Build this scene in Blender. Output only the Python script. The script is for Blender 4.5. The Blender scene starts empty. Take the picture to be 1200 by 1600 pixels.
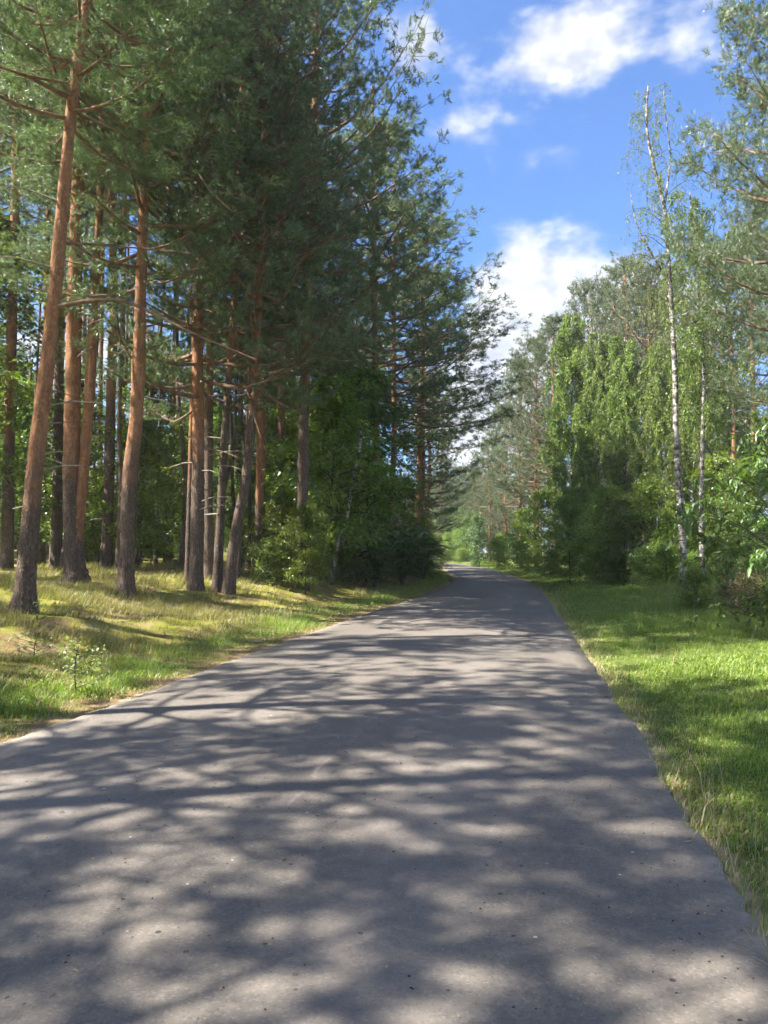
import bpy, math
import numpy as np
from mathutils import Vector

SC = bpy.context.scene
COL = SC.collection
PI = math.pi

# ------------------------------------------------------------------ camera
CAM_H = 1.6
PITCH = math.atan(60 / 1200)
cd = bpy.data.cameras.new('camera')
cd.sensor_fit = 'VERTICAL'; cd.sensor_height = 36; cd.lens = 27.0
cd.clip_start = 0.05; cd.clip_end = 3000
cam = bpy.data.objects.new('camera', cd); COL.objects.link(cam)
cam.location = (0, 0, CAM_H); cam.rotation_euler = (PI / 2 + PITCH, 0, 0)
SC.camera = cam


def ray(x, y):
    u = (x - 600) / 1200; v = (800 - y) / 1200
    return (u, math.cos(PITCH) - v * math.sin(PITCH), math.sin(PITCH) + v * math.cos(PITCH))


def P(x, y, Y):                       # photo pixel + depth -> world point
    r = ray(x, y); t = Y / r[1]
    return np.array([r[0] * t, Y, CAM_H + r[2] * t])


# ------------------------------------------------------------------ light
SUN_EL = math.radians(49); SUN_A = math.radians(-9)      # from the left, a little behind the camera
S = Vector((-math.cos(SUN_EL) * math.cos(SUN_A), math.cos(SUN_EL) * math.sin(SUN_A), math.sin(SUN_EL)))
sl = bpy.data.lights.new('sun', 'SUN'); sl.energy = 5.0; sl.angle = math.radians(0.53); sl.color = (1, 0.93, 0.82)
so = bpy.data.objects.new('sun', sl); COL.objects.link(so)
so.rotation_euler = S.to_track_quat('Z', 'Y').to_euler(); so.location = (-30, 5, 40)
SC.view_settings.view_transform = 'Standard'; SC.view_settings.look = 'None'
SC.view_settings.exposure = 2.15; SC.view_settings.gamma = 1.0
SC.view_settings.use_curve_mapping = False


class NT:
    def __init__(s, tree): s.t = tree; s.n = tree.nodes; s.l = tree.links
    def node(s, typ, **kw):
        n = s.n.new(typ)
        for k, v in kw.items(): setattr(n, k, v)
        return n
    def put(s, sock, v):
        if v is None: return
        if isinstance(v, bpy.types.NodeSocket): s.l.new(v, sock)
        else: sock.default_value = v
    def math(s, op, a, b=None, c=None, clamp=False):
        n = s.node('ShaderNodeMath', operation=op, use_clamp=clamp)
        for i, v in enumerate((a, b, c)): s.put(n.inputs[i], v)
        return n.outputs[0]
    def vmath(s, op, a, b=None):
        n = s.node('ShaderNodeVectorMath', operation=op)
        s.put(n.inputs[0], a); s.put(n.inputs[1], b)
        return n.outputs['Value'] if op in ('DOT_PRODUCT', 'LENGTH') else n.outputs[0]
    def mix(s, f, a, b, mode='MIX'):
        n = s.node('ShaderNodeMix', data_type='RGBA', blend_type=mode)
        s.put(n.inputs[0], f); s.put(n.inputs[6], a); s.put(n.inputs[7], b)
        return n.outputs[2]
    def noise(s, vec, scale, detail=4, rough=0.55, dist=0.0):
        n = s.node('ShaderNodeTexNoise'); s.put(n.inputs['Vector'], vec)
        n.inputs['Scale'].default_value = scale; n.inputs['Detail'].default_value = detail
        n.inputs['Roughness'].default_value = rough; n.inputs['Distortion'].default_value = dist
        return n.outputs['Fac']
    def ramp(s, f, lo, hi):            # smooth 0..1 between lo and hi
        n = s.node('ShaderNodeMapRange', interpolation_type='SMOOTHSTEP')
        s.put(n.inputs[0], f); n.inputs[1].default_value = lo; n.inputs[2].default_value = hi
        return n.outputs[0]
    def scale(s, vec, v):
        n = s.node('ShaderNodeMapping'); s.put(n.inputs[0], vec); n.inputs['Scale'].default_value = v
        return n.outputs[0]


def rgb(r, g, b): return (r, g, b, 1.0)


W = bpy.data.worlds.new('World'); SC.world = W; W.use_nodes = True
w = NT(W.node_tree); w.n.clear()
sky = w.node('ShaderNodeTexSky', sky_type='NISHITA'); sky.sun_disc = False
sky.sun_elevation = SUN_EL; sky.sun_rotation = math.radians(270) + SUN_A
sky.air_density = 1.0; sky.dust_density = 0.4; sky.ozone_density = 3.5; sky.altitude = 100
dirv = w.node('ShaderNodeTexCoord').outputs['Generated']
sep = w.node('ShaderNodeSeparateXYZ'); w.put(sep.inputs[0], dirv)
elev = sep.outputs[2]
# clouds: placed blobs in view, thicker cover added out of view for neutral fill
den = None
for (px, py, hw, hh, amp) in [(950, 45, 130, 48, .85), (890, 100, 80, 36, .45), (865, 450, 105, 62, 1.3), (920, 510, 150, 60, 1.0), (745, 195, 75, 24, .62),
                              (845, 252, 85, 20, .6), (655, 75, 45, 50, .75), (775, 560, 60, 55, .9), (750, 660, 90, 80, 1.0),
                              (1110, 70, 45, 110, .15), (150, 560, 160, 60, .8), (1050, 480, 120, 60, .6)]:
    c = Vector(ray(px, py)).normalized()
    a = Vector((c.y, -c.x, 0)).normalized(); b = a.cross(c)
    da = w.math('MULTIPLY', w.vmath('DOT_PRODUCT', dirv, tuple(a)), 1200 / hw)
    db = w.math('MULTIPLY', w.vmath('DOT_PRODUCT', dirv, tuple(b)), 1200 / hh)
    r2 = w.math('ADD', w.math('MULTIPLY', da, da), w.math('MULTIPLY', db, db))
    g = w.math('MULTIPLY', w.math('EXPONENT', w.math('MULTIPLY', r2, -0.8)), amp)
    den = g if den is None else w.math('ADD', den, g)
ahead = w.math('GREATER_THAN', sep.outputs[1], 0.0)
den = w.math('MULTIPLY', den, ahead)
gen = w.ramp(w.noise(w.scale(dirv, (1, 1, 2.2)), 2.3, 1), 0.40, 0.56)
behind = w.ramp(sep.outputs[1], 0.55, 0.2)
den = w.math('ADD', den, w.math('MULTIPLY', w.math('MULTIPLY', gen, behind), 1.0))
lowc = w.ramp(elev, 0.26, 0.05)
den = w.math('ADD', den, w.math('MULTIPLY', lowc, 0.45))
fb = w.noise(w.scale(dirv, (1, 1, 1.9)), 8.5, 6, 0.62, 0.0)
fine = w.noise(w.scale(dirv, (1, 1, 1.6)), 26, 2, 0.6, 0.0)
den = w.math('ADD', den, w.math('MULTIPLY', w.math('SUBTRACT', fb, 0.5), 1.9))
den = w.math('ADD', den, w.math('MULTIPLY', w.math('SUBTRACT', fine, 0.5), 0.55))
cov = w.ramp(den, 0.24, 1.02)
shade = w.ramp(fine, 0.3, 0.7)
ccol = w.mix(shade, rgb(2.1, 2.2, 2.4), rgb(3.3, 3.3, 3.25))
skyc = w.mix(1.0, sky.outputs[0], rgb(0.42, 0.56, 0.74), 'MULTIPLY')
bg = w.node('ShaderNodeBackground'); w.put(bg.inputs[0], w.mix(w.math('MULTIPLY', cov, 0.86), skyc, ccol)); bg.inputs[1].default_value = 0.09
W.cycles.sampling_method = 'MANUAL'; W.cycles.sample_map_resolution = 256
wo = w.node('ShaderNodeOutputWorld'); w.l.new(bg.outputs[0], wo.inputs[0])

cy = SC.cycles
cy.max_bounces = 4; cy.diffuse_bounces = 3; cy.glossy_bounces = 1; cy.transmission_bounces = 3; cy.transparent_max_bounces = 4
cy.use_adaptive_sampling = True; cy.adaptive_threshold = 0.04; cy.adaptive_min_samples = 16
cy.use_denoising = True; cy.sample_clamp_indirect = 4.0; cy.caustics_reflective = False; cy.caustics_refractive = False
try:
    cy.debug_use_spatial_splits = False; cy.denoiser = 'OPENIMAGEDENOISE'; cy.denoising_input_passes = 'RGB_ALBEDO_NORMAL'
except Exception: pass

# ------------------------------------------------------------------ materials
def mat(name):
    m = bpy.data.materials.new(name); m.use_nodes = True
    t = NT(m.node_tree); t.n.clear()
    out = t.node('ShaderNodeOutputMaterial')
    return m, t, out


def principled(t, out, col, rough=0.8, spec=0.3, bump=None, bstr=0.5, bdist=0.02):
    p = t.node('ShaderNodeBsdfPrincipled'); t.put(p.inputs['Base Color'], col); t.put(p.inputs['Roughness'], rough)
    p.inputs['Specular IOR Level'].default_value = spec
    if bump is not None:
        b = t.node('ShaderNodeBump'); b.inputs['Strength'].default_value = bstr; b.inputs['Distance'].default_value = bdist
        t.put(b.inputs['Height'], bump); t.l.new(b.outputs[0], p.inputs['Normal'])
    t.l.new(p.outputs[0], out.inputs[0])
    return p


def leaf_mat(name, stops, trans=0.45, tcol=(1.25, 1.3, 0.55), gloss=0.06, rough=0.45, attr=None):
    m, t, out = mat(name)
    g = t.node('ShaderNodeNewGeometry')
    oi = t.node('ShaderNodeObjectInfo')
    if attr:
        a = t.node('ShaderNodeAttribute', attribute_name=attr); col = a.outputs['Color']
    else:
        cr = t.node('ShaderNodeValToRGB'); t.l.new(g.outputs['Random Per Island'], cr.inputs[0])
        e = cr.color_ramp.elements
        while len(e) < len(stops): e.new(0.5)
        for i, (pos, c) in enumerate(stops): e[i].position = pos; e[i].color = rgb(*c)
        hsv = t.node('ShaderNodeHueSaturation'); t.put(hsv.inputs['Color'], cr.outputs[0])
        t.put(hsv.inputs['Value'], t.math('ADD', t.math('MULTIPLY', oi.outputs['Random'], 0.4), 0.8))
        t.put(hsv.inputs['Hue'], t.math('ADD', t.math('MULTIPLY', oi.outputs['Random'], 0.03), 0.485))
        col = hsv.outputs[0]
    d = t.node('ShaderNodeBsdfDiffuse'); t.put(d.inputs[0], col)
    tr = t.node('ShaderNodeBsdfTranslucent'); t.put(tr.inputs[0], t.mix(1.0, col, rgb(*tcol), 'MULTIPLY'))
    mx = t.node('ShaderNodeMixShader'); mx.inputs[0].default_value = trans
    t.l.new(d.outputs[0], mx.inputs[1]); t.l.new(tr.outputs[0], mx.inputs[2])
    gl = t.node('ShaderNodeBsdfGlossy'); gl.inputs['Roughness'].default_value = rough; gl.inputs[0].default_value = rgb(.8, .85, .8)
    m2 = t.node('ShaderNodeMixShader'); m2.inputs[0].default_value = gloss
    t.l.new(mx.outputs[0], m2.inputs[1]); t.l.new(gl.outputs[0], m2.inputs[2])
    t.l.new(m2.outputs[0], out.inputs[0])
    return m


M = {}
M['needle'] = leaf_mat('pine_needles', [(0, (.068, .106, .054)), (.5, (.092, .134, .068)), (.85, (.124, .165, .082)), (1, (.17, .185, .09))], .42, (1.2, 1.38, .78), .05)
M['birch_leaf'] = leaf_mat('birch_leaves', [(0, (.095, .150, .035)), (.5, (.135, .205, .048)), (.9, (.185, .25, .065)), (1, (.27, .26, .08))], .5, (1.4, 1.4, .5), .03)
M['green_leaf'] = leaf_mat('broad_leaves', [(0, (.06, .115, .027)), (.5, (.09, .155, .035)), (1, (.13, .20, .045))], .55, (1.5, 1.45, .45))
M['big_leaf'] = leaf_mat('cherry_leaves', [(0, (.055, .115, .025)), (.6, (.08, .155, .035)), (1, (.115, .20, .045))], .45, (1.6, 1.5, .4), .045, .45)
M['lime_leaf'] = leaf_mat('lime_leaves', [(0, (.09, .15, .028)), (.5, (.13, .20, .035)), (1, (.19, .26, .05))], .55, (1.5, 1.4, .4))
M['dark_leaf'] = leaf_mat('dark_leaves', [(0, (.06, .12, .04)), (.6, (.09, .16, .055)), (1, (.12, .195, .07))], .5)
M['sap_leaf'] = leaf_mat('sapling_leaves', [(0, (.15, .21, .07)), (.6, (.20, .26, .10)), (1, (.27, .31, .15))], .4, gloss=.04)
M['grass'] = leaf_mat('grass_blades', None, .42, (1.2, 1.25, .6), .04, .5, attr='tint')
M['heath'] = leaf_mat('brown_twigs', [(0, (.09, .07, .03)), (.5, (.13, .10, .05)), (1, (.12, .14, .05))], .3)


def pine_bark():
    m, t, out = mat('pine_bark')
    tc = t.node('ShaderNodeTexCoord').outputs['Object']
    up = t.node('ShaderNodeAttribute', attribute_name='up').outputs['Fac']
    n1 = t.noise(t.scale(tc, (1, 1, .6)), 2.2, 5)
    f = t.ramp(t.math('ADD', up, t.math('MULTIPLY', t.math('SUBTRACT', n1, .5), 3.2)), -0.7, 1.1)
    dn = t.node('ShaderNodeTexNoise'); t.put(dn.inputs['Vector'], tc); dn.inputs['Scale'].default_value = 9; dn.inputs['Detail'].default_value = 4
    DIST = t.vmath('MULTIPLY', dn.outputs['Color'], (3.2, 3.2, 3.2))
    v = t.node('ShaderNodeTexVoronoi', feature='DISTANCE_TO_EDGE'); t.put(v.inputs['Vector'], t.vmath('ADD', t.scale(tc, (26, 26, 5.5)), DIST)); v.inputs['Scale'].default_value = 1.0
    crack = t.ramp(v.outputs['Distance'], 0.0, 0.35)
    vc = t.node('ShaderNodeTexVoronoi'); t.put(vc.inputs['Vector'], t.scale(tc, (17, 17, 4.5))); vc.inputs['Scale'].default_value = 1.0
    vr = t.node('ShaderNodeSeparateColor'); t.put(vr.inputs[0], vc.outputs['Color'])
    n2 = t.noise(t.scale(tc, (1, 1, .4)), 14, 6, .65)
    low = t.mix(crack, rgb(.065, .05, .04), t.mix(n2, rgb(.10, .078, .062), rgb(.22, .18, .148)))
    low = t.mix(t.math('MULTIPLY', vr.outputs[0], .35), low, rgb(.22, .15, .11))
    n3 = t.noise(t.scale(tc, (1, 1, .35)), 9, 6, .6)
    high = t.mix(t.ramp(n3, .3, .72), rgb(.16, .078, .045), rgb(.31, .155, .08))
    flake = t.ramp(t.noise(t.scale(tc, (1, 1, .55)), 34, 4, .6), .5, .72)
    high = t.mix(t.math('MULTIPLY', flake, .75), high, rgb(.42, .27, .16))
    high = t.mix(t.ramp(t.noise(t.scale(tc, (1, 1, .5)), 5, 3), .55, .75), high, rgb(.20, .12, .08))
    col = t.mix(f, low, high)
    h = t.math('ADD', t.math('MULTIPLY', crack, t.math('SUBTRACT', 1.0, t.math('MULTIPLY', f, .75))), t.math('MULTIPLY', n2, .5))
    principled(t, out, col, .9, .15, h, .9, .02)
    return m


M['pine_bark'] = pine_bark()


def simple_bark(name, a, b, sc=(12, 12, 3)):
    m, t, out = mat(name)
    tc = t.node('ShaderNodeTexCoord').outputs['Object']
    n = t.noise(t.scale(tc, sc), 1.0, 6, .65)
    principled(t, out, t.mix(t.ramp(n, .3, .7), rgb(*a), rgb(*b)), .9, .15, n, .7, .015)
    return m


M['limb_bark'] = simple_bark('limb_bark', (.10, .065, .045), (.24, .16, .11), (6, 6, 6))
M['dark_bark'] = simple_bark('dark_bark', (.045, .038, .03), (.11, .09, .07))
M['dead_wood'] = simple_bark('dead_wood', (.16, .135, .11), (.34, .30, .25), (8, 8, 8))


def birch_bark():
    m, t, out = mat('birch_bark')
    tc = t.node('ShaderNodeTexCoord').outputs['Object']
    up = t.node('ShaderNodeAttribute', attribute_name='up').outputs['Fac']
    n = t.noise(t.scale(tc, (3.2, 3.2, 3.2)), 1.6, 6, .7)
    st = t.noise(t.scale(tc, (3, 3, 28)), 1.0, 3, .6)
    black = t.math('MAXIMUM', t.ramp(n, .44, .55), t.ramp(st, .56, .64))
    lowd = t.ramp(t.math('ADD', up, t.math('MULTIPLY', n, 1.4)), 1.3, 0.5)
    f = t.math('MAXIMUM', black, lowd)
    col = t.mix(f, t.mix(t.noise(tc, 20, 3), rgb(.28, .265, .245), rgb(.52, .50, .465)), rgb(.055, .048, .042))
    principled(t, out, col, .75, .25, f, .5, .01)
    return m


M['birch_bark'] = birch_bark()


def asphalt():
    m, t, out = mat('asphalt')
    tc = t.node('ShaderNodeTexCoord').outputs['Object']
    attr = t.node('ShaderNodeAttribute', attribute_name='across').outputs['Vector']
    big = t.noise(tc, .55, 5, .6)
    along = t.noise(t.scale(attr, (9, .35, 1)), 1.0, 4, .6)
    grain = t.noise(tc, 170, 3, .7)
    mid = t.noise(tc, 22, 5, .7)
    base = t.mix(t.ramp(big, .3, .72), rgb(.114, .101, .087), rgb(.146, .129, .112))
    base = t.mix(t.math('MULTIPLY', t.ramp(along, .48, .74), .42), base, rgb(.150, .135, .124))
    base = t.mix(t.math('MULTIPLY', t.ramp(along, .46, .25), .3), base, rgb(.085, .078, .077))
    base = t.mix(1.0, base, t.mix(t.ramp(grain, .25, .75), rgb(.84, .84, .84), rgb(1.16, 1.16, 1.16)), 'MULTIPLY')
    base = t.mix(1.0, base, t.mix(t.ramp(mid, .3, .7), rgb(.86, .86, .86), rgb(1.13, 1.12, 1.1)), 'MULTIPLY')
    # aggregate: dark pits and pale chips
    v = t.node('ShaderNodeTexVoronoi'); t.put(v.inputs['Vector'], tc); v.inputs['Scale'].default_value = 13
    vs = t.node('ShaderNodeSeparateColor'); t.put(vs.inputs[0], v.outputs['Color'])
    dot = t.math('LESS_THAN', v.outputs['Distance'], t.math('MULTIPLY', vs.outputs[1], .17))
    pit = t.math('MULTIPLY', dot, t.math('GREATER_THAN', vs.outputs[0], .72))
    chip = t.math('MULTIPLY', dot, t.math('LESS_THAN', vs.outputs[0], .035))
    base = t.mix(pit, base, rgb(.03, .028, .028)); base = t.mix(chip, base, rgb(.42, .39, .35))
    v2 = t.node('ShaderNodeTexVoronoi'); t.put(v2.inputs['Vector'], tc); v2.inputs['Scale'].default_value = 95
    v2s = t.node('ShaderNodeSeparateColor'); t.put(v2s.inputs[0], v2.outputs['Color'])
    base = t.mix(t.math('MULTIPLY', t.math('GREATER_THAN', v2s.outputs[0], .9), .25), base, rgb(.25, .235, .22))
    base = t.mix(t.math('MULTIPLY', t.math('LESS_THAN', v2s.outputs[0], .12), .3), base, rgb(.045, .042, .042))
    # a few tar drips, with a shape of their own
    dr = t.math('MULTIPLY', t.ramp(t.noise(tc, 9, 3, .7), .67, .73), t.ramp(t.noise(tc, .8, 2), .52, .60))
    base = t.mix(dr, base, rgb(.03, .028, .028))
    sx = t.node('ShaderNodeSeparateXYZ'); t.put(sx.inputs[0], attr)
    # a worn seam a little right of the middle, broken and wavering, and two faint wheel tracks
    wob = t.math('MULTIPLY', t.math('SUBTRACT', t.noise(t.scale(attr, (.2, 1.1, 1)), 1.0, 5, .6), .5), .42)
    sd = t.math('ABSOLUTE', t.math('ADD', t.math('SUBTRACT', sx.outputs[0], .22), wob))
    seam = t.math('MULTIPLY', t.ramp(sd, .022, .004), t.ramp(t.noise(attr, 1.4, 4, .7), .5, .62))
    base = t.mix(t.math('MULTIPLY', seam, .55), base, rgb(.23, .205, .18))
    wt = t.math('ABSOLUTE', t.math('SUBTRACT', t.math('ABSOLUTE', sx.outputs[0]), 1.05))
    base = t.mix(t.math('MULTIPLY', t.ramp(wt, .5, .1), .16), base, rgb(.20, .18, .165))
    # sand blown onto the edges
    edge = t.math('ABSOLUTE', sx.outputs[0])
    sand = t.ramp(t.math('ADD', edge, t.math('MULTIPLY', t.math('SUBTRACT', t.noise(tc, 5, 5, .7), .5), .35)), 2.42, 2.60)
    base = t.mix(t.math('MULTIPLY', sand, .75), base, rgb(.33, .28, .22))
    h = t.math('ADD', t.math('MULTIPLY', grain, .6), t.math('SUBTRACT', mid, t.math('MULTIPLY', pit, 1.2)))
    principled(t, out, base, t.math('ADD', t.math('MULTIPLY', grain, .25), .58), .35, h, .45, .006)
    return m


M['asphalt'] = asphalt()


def ground_mat():
    m, t, out = mat('forest_floor')
    tc = t.node('ShaderNodeTexCoord').outputs['Object']
    lat = t.node('ShaderNodeAttribute', attribute_name='lat').outputs['Fac']
    n1 = t.noise(tc, .9, 5, .6); n2 = t.noise(tc, 6, 6, .65); n3 = t.noise(tc, 45, 4, .7)
    needles = t.mix(n3, rgb(.10, .065, .035), rgb(.24, .165, .09))
    moss = t.mix(n2, rgb(.10, .11, .02), rgb(.26, .25, .045))
    straw = t.mix(n3, rgb(.20, .155, .075), rgb(.36, .29, .15))
    left = t.mix(t.math('MULTIPLY', t.ramp(n1, .36, .54), t.ramp(lat, -.9, -2.4)), needles, moss)
    left = t.mix(t.math('MULTIPLY', t.ramp(t.noise(tc, 1.7, 5, .6), .5, .65), .7), left, straw)
    right = t.mix(t.ramp(n2, .35, .7), rgb(.06, .09, .02), rgb(.13, .16, .045))
    right = t.mix(t.math('MULTIPLY', t.ramp(n1, .52, .7), .5), right, straw)
    col = t.mix(t.math('GREATER_THAN', lat, 0.0), left, right)
    sand = t.mix(n3, rgb(.20, .16, .11), rgb(.36, .30, .22))
    e = t.math('ADD', t.math('ABSOLUTE', lat), t.math('MULTIPLY', t.math('SUBTRACT', n2, .5), .6))
    col = t.mix(t.ramp(e, .22, .05), col, sand)
    principled(t, out, col, .95, .1, t.math('ADD', n2, t.math('MULTIPLY', n3, .5)), .8, .04)
    return m


M['ground'] = ground_mat()
m_, t_, o_ = mat('litter')
g_ = t_.node('ShaderNodeNewGeometry')
cr_ = t_.node('ShaderNodeValToRGB'); t_.l.new(g_.outputs['Random Per Island'], cr_.inputs[0])
cr_.color_ramp.elements[0].color = rgb(.035, .028, .022); cr_.color_ramp.elements[0].position = .55
cr_.color_ramp.elements[1].color = rgb(.34, .27, .17); cr_.color_ramp.elements[1].position = .95
principled(t_, o_, cr_.outputs[0], .9, .1); M['litter'] = m_


# ------------------------------------------------------------------ mesh helpers
def mesh_np(name, V, F, material, attrs=None, smooth=False):
    V = np.asarray(V, np.float32).reshape(-1, 3); F = np.asarray(F, np.int32)
    k = F.shape[1]; n = len(F)
    me = bpy.data.meshes.new(name)
    me.vertices.add(len(V)); me.vertices.foreach_set('co', V.ravel())
    me.loops.add(n * k); me.loops.foreach_set('vertex_index', F.ravel())
    me.polygons.add(n); me.polygons.foreach_set('loop_start', np.arange(0, n * k, k, dtype=np.int32))
    if smooth: me.polygons.foreach_set('use_smooth', np.ones(n, bool))
    for an, (typ, data) in (attrs or {}).items():
        a = me.attributes.new(an, typ, 'POINT')
        a.data.foreach_set({'FLOAT': 'value', 'FLOAT_VECTOR': 'vector', 'FLOAT_COLOR': 'color'}[typ], np.asarray(data, np.float32).ravel())
    me.materials.append(material)
    me.update(calc_edges=True)
    return me


def obj(name, me, parent=None, loc=(0, 0, 0), rz=0.0, sc=(1, 1, 1)):
    o = bpy.data.objects.new(name, me); COL.objects.link(o)
    o.parent = parent; o.location = loc; o.rotation_euler = (0, 0, rz); o.scale = sc
    return o


def tag(o, label=None, cat=None, group=None, kind=None):
    if label: o['label'] = label
    if cat: o['category'] = cat
    if group: o['group'] = group
    if kind: o['kind'] = kind
    return o


def thing(name, label, cat, loc, group=None, rz=0.0, sc=(1, 1, 1)):
    o = obj(name, None, None, loc, rz, sc); o.empty_display_size = .3
    return tag(o, label, cat, group)


def tube(pts, rad, sides=8, jit=0.0, rng=None):
    pts = np.asarray(pts, float); n = len(pts)
    tan = np.gradient(pts, axis=0); tan /= np.linalg.norm(tan, axis=1)[:, None] + 1e-9
    ref = np.array([0, 0, 1.]) if abs(tan[:, 2]).mean() < .8 else np.array([1., 0, 0])
    a = np.cross(tan, ref); a /= np.linalg.norm(a, axis=1)[:, None] + 1e-9
    b = np.cross(tan, a)
    th = np.arange(sides) * 2 * PI / sides
    r = np.broadcast_to(np.asarray(rad, float)[:, None], (n, sides)).copy()
    if jit and rng is not None: r *= 1 + jit * rng.standard_normal((n, sides))
    V = pts[:, None] + (a[:, None] * np.cos(th)[None, :, None] + b[:, None] * np.sin(th)[None, :, None]) * r[..., None]
    i = np.arange(n - 1)[:, None] * sides; j = np.arange(sides)[None]; j2 = (j + 1) % sides
    F = np.stack([i + j, i + j2, i + sides + j2, i + sides + j], -1).reshape(-1, 4)
    return V.reshape(-1, 3), F


class Acc:
    def __init__(s): s.V = []; s.F = []; s.n = 0; s.x = []
    def add(s, V, F, x=None):
        s.V.append(V); s.F.append(F + s.n); s.n += len(V)
        if x is not None: s.x.append(x)
    def get(s): return np.concatenate(s.V), np.concatenate(s.F)


def smooth_path(pts, n):
    pts = np.asarray(pts, float); m = len(pts)
    if m < 3:
        t = np.linspace(0, 1, n)[:, None]; return pts[0] * (1 - t) + pts[-1] * t
    p = np.vstack([2 * pts[0] - pts[1], pts, 2 * pts[-1] - pts[-2]])
    out = []
    for u in np.linspace(0, m - 1 - 1e-6, n):
        i = int(u); f = u - i; a, b, c, d = p[i:i + 4]
        out.append(.5 * ((2 * b) + (-a + c) * f + (2 * a - 5 * b + 4 * c - d) * f * f + (-a + 3 * b - 3 * c + d) * f ** 3))
    return np.array(out)


def unit(v): return v / (np.linalg.norm(v, axis=-1, keepdims=True) + 1e-9)


def vnoise(x, y, seed=0):
    x = np.asarray(x, float); y = np.asarray(y, float)
    xi = np.floor(x).astype(np.int64); yi = np.floor(y).astype(np.int64); fx = x - xi; fy = y - yi
    def h(a, b):
        v = np.sin(a * 127.1 + b * 311.7 + seed * 74.7) * 43758.5453
        return v - np.floor(v)
    fx = fx * fx * (3 - 2 * fx); fy = fy * fy * (3 - 2 * fy)
    return (h(xi, yi) * (1 - fx) + h(xi + 1, yi) * fx) * (1 - fy) + (h(xi, yi + 1) * (1 - fx) + h(xi + 1, yi + 1) * fx) * fy


def sstep(a, b, x):
    t = np.clip((np.asarray(x, float) - a) / (b - a), 0, 1); return t * t * (3 - 2 * t)


# ------------------------------------------------------------------ terrain and road
def unproj(lst):
    o = []
    for x, y in lst:
        r = ray(x, y); t = -CAM_H / r[2]; o.append((r[1] * t, r[0] * t))
    return o


LE = unproj([(0, 1165), (70, 1142), (190, 1100), (300, 1057), (390, 1024), (465, 998), (580, 957), (600, 951), (650, 936), (700, 915), (716, 903)])
RE = unproj([(1197, 1479), (1130, 1373), (1051, 1245), (982, 1132), (930, 1050), (880, 974), (860, 943), (842, 920), (815, 905), (775, 892)])
l0, l1 = LE[0], LE[2]; r0, r1 = RE[0], RE[3]
LE = [(-25, l0[1] - (l0[0] + 25) * (l1[1] - l0[1]) / (l1[0] - l0[0]))] + LE + [(60, 5.0), (75, 5.2), (90, 4.4), (105, 1.5), (120, -4), (140, -16), (180, -45), (400, -220)]
RE = [(-25, r0[1] - (r0[0] + 25) * (r1[1] - r0[1]) / (r1[0] - r0[0]))] + RE + [(75, 9.3), (90, 8.9), (105, 6.6), (120, 1.6), (140, -9), (180, -37), (400, -212)]
_yy = np.linspace(-25, 400, 4251)


def _sm(E):
    v = np.interp(_yy, *zip(*E)); k = np.hanning(41); k /= k.sum()
    return np.convolve(np.pad(v, 20, mode='edge'), k, 'valid')


_xl = _sm(LE); _xr = _sm(RE)
_wb = sstep(30, 60, _yy)
def XL(y): return np.interp(y, _yy, _xl)
def XR(y): return np.interp(y, _yy, _xr)


def gz_left(s, y):
    h = .95 * sstep(-.1, 8, s) + .75 * sstep(8, 40, s)
    am = sstep(.3, 2.5, s)
    h = h + am * (.22 * (vnoise(s * .55, y * .45, 1) - .5) + .12 * (vnoise(s * 1.5, y * 1.3, 2) - .5) + .05 * (vnoise(s * 3.7, y * 3.7, 3) - .5))
    return h - .03


def gz_right(s, y):
    am = sstep(.3, 2.0, s)
    return -.035 + am * (.10 + .10 * (vnoise(s * .5, y * .4, 5) - .5) + .06 * (vnoise(s * 1.6, y * 1.6, 6) - .5)) + .25 * sstep(4, 14, s)


def gz(x, y):
    x = np.asarray(x, float); y = np.asarray(y, float)
    sl_ = XL(y) - x; sr_ = x - XR(y)
    return np.where(sl_ > 0, gz_left(np.maximum(sl_, 0), y), np.where(sr_ > 0, gz_right(np.maximum(sr_, 0), y), -.05))


rows = np.concatenate([np.arange(-24, 0, 1.), np.arange(0, 14, .1), np.arange(14, 30, .2), np.arange(30, 60, .5), np.arange(60, 140, 2), np.arange(140, 400.1, 10)])
ss = np.concatenate([np.arange(0, 10, .25), np.arange(10, 30, 1.), np.arange(30, 90, 5), np.arange(90, 420, 30)])
Yg, Sg = np.meshgrid(rows, ss, indexing='ij')
VL = np.stack([XL(Yg) - Sg, Yg, gz_left(Sg, Yg)], -1)[:, ::-1]
VR = np.stack([XR(Yg) + Sg, Yg, gz_right(Sg, Yg)], -1)
G = np.concatenate([VL, VR], 1); nr, nc = G.shape[:2]
idx = np.arange(nr * nc).reshape(nr, nc)
Fg = np.stack([idx[:-1, :-1], idx[:-1, 1:], idx[1:, 1:], idx[1:, :-1]], -1).reshape(-1, 4)
lat = np.concatenate([-Sg[:, ::-1] - 1e-3, Sg + 1e-3], 1)
tag(obj('ground', mesh_np('ground', G, Fg, M['ground'], {'lat': ('FLOAT', lat)}, True)), 'mossy forest floor and grass verge beside the road', kind='structure')

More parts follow.
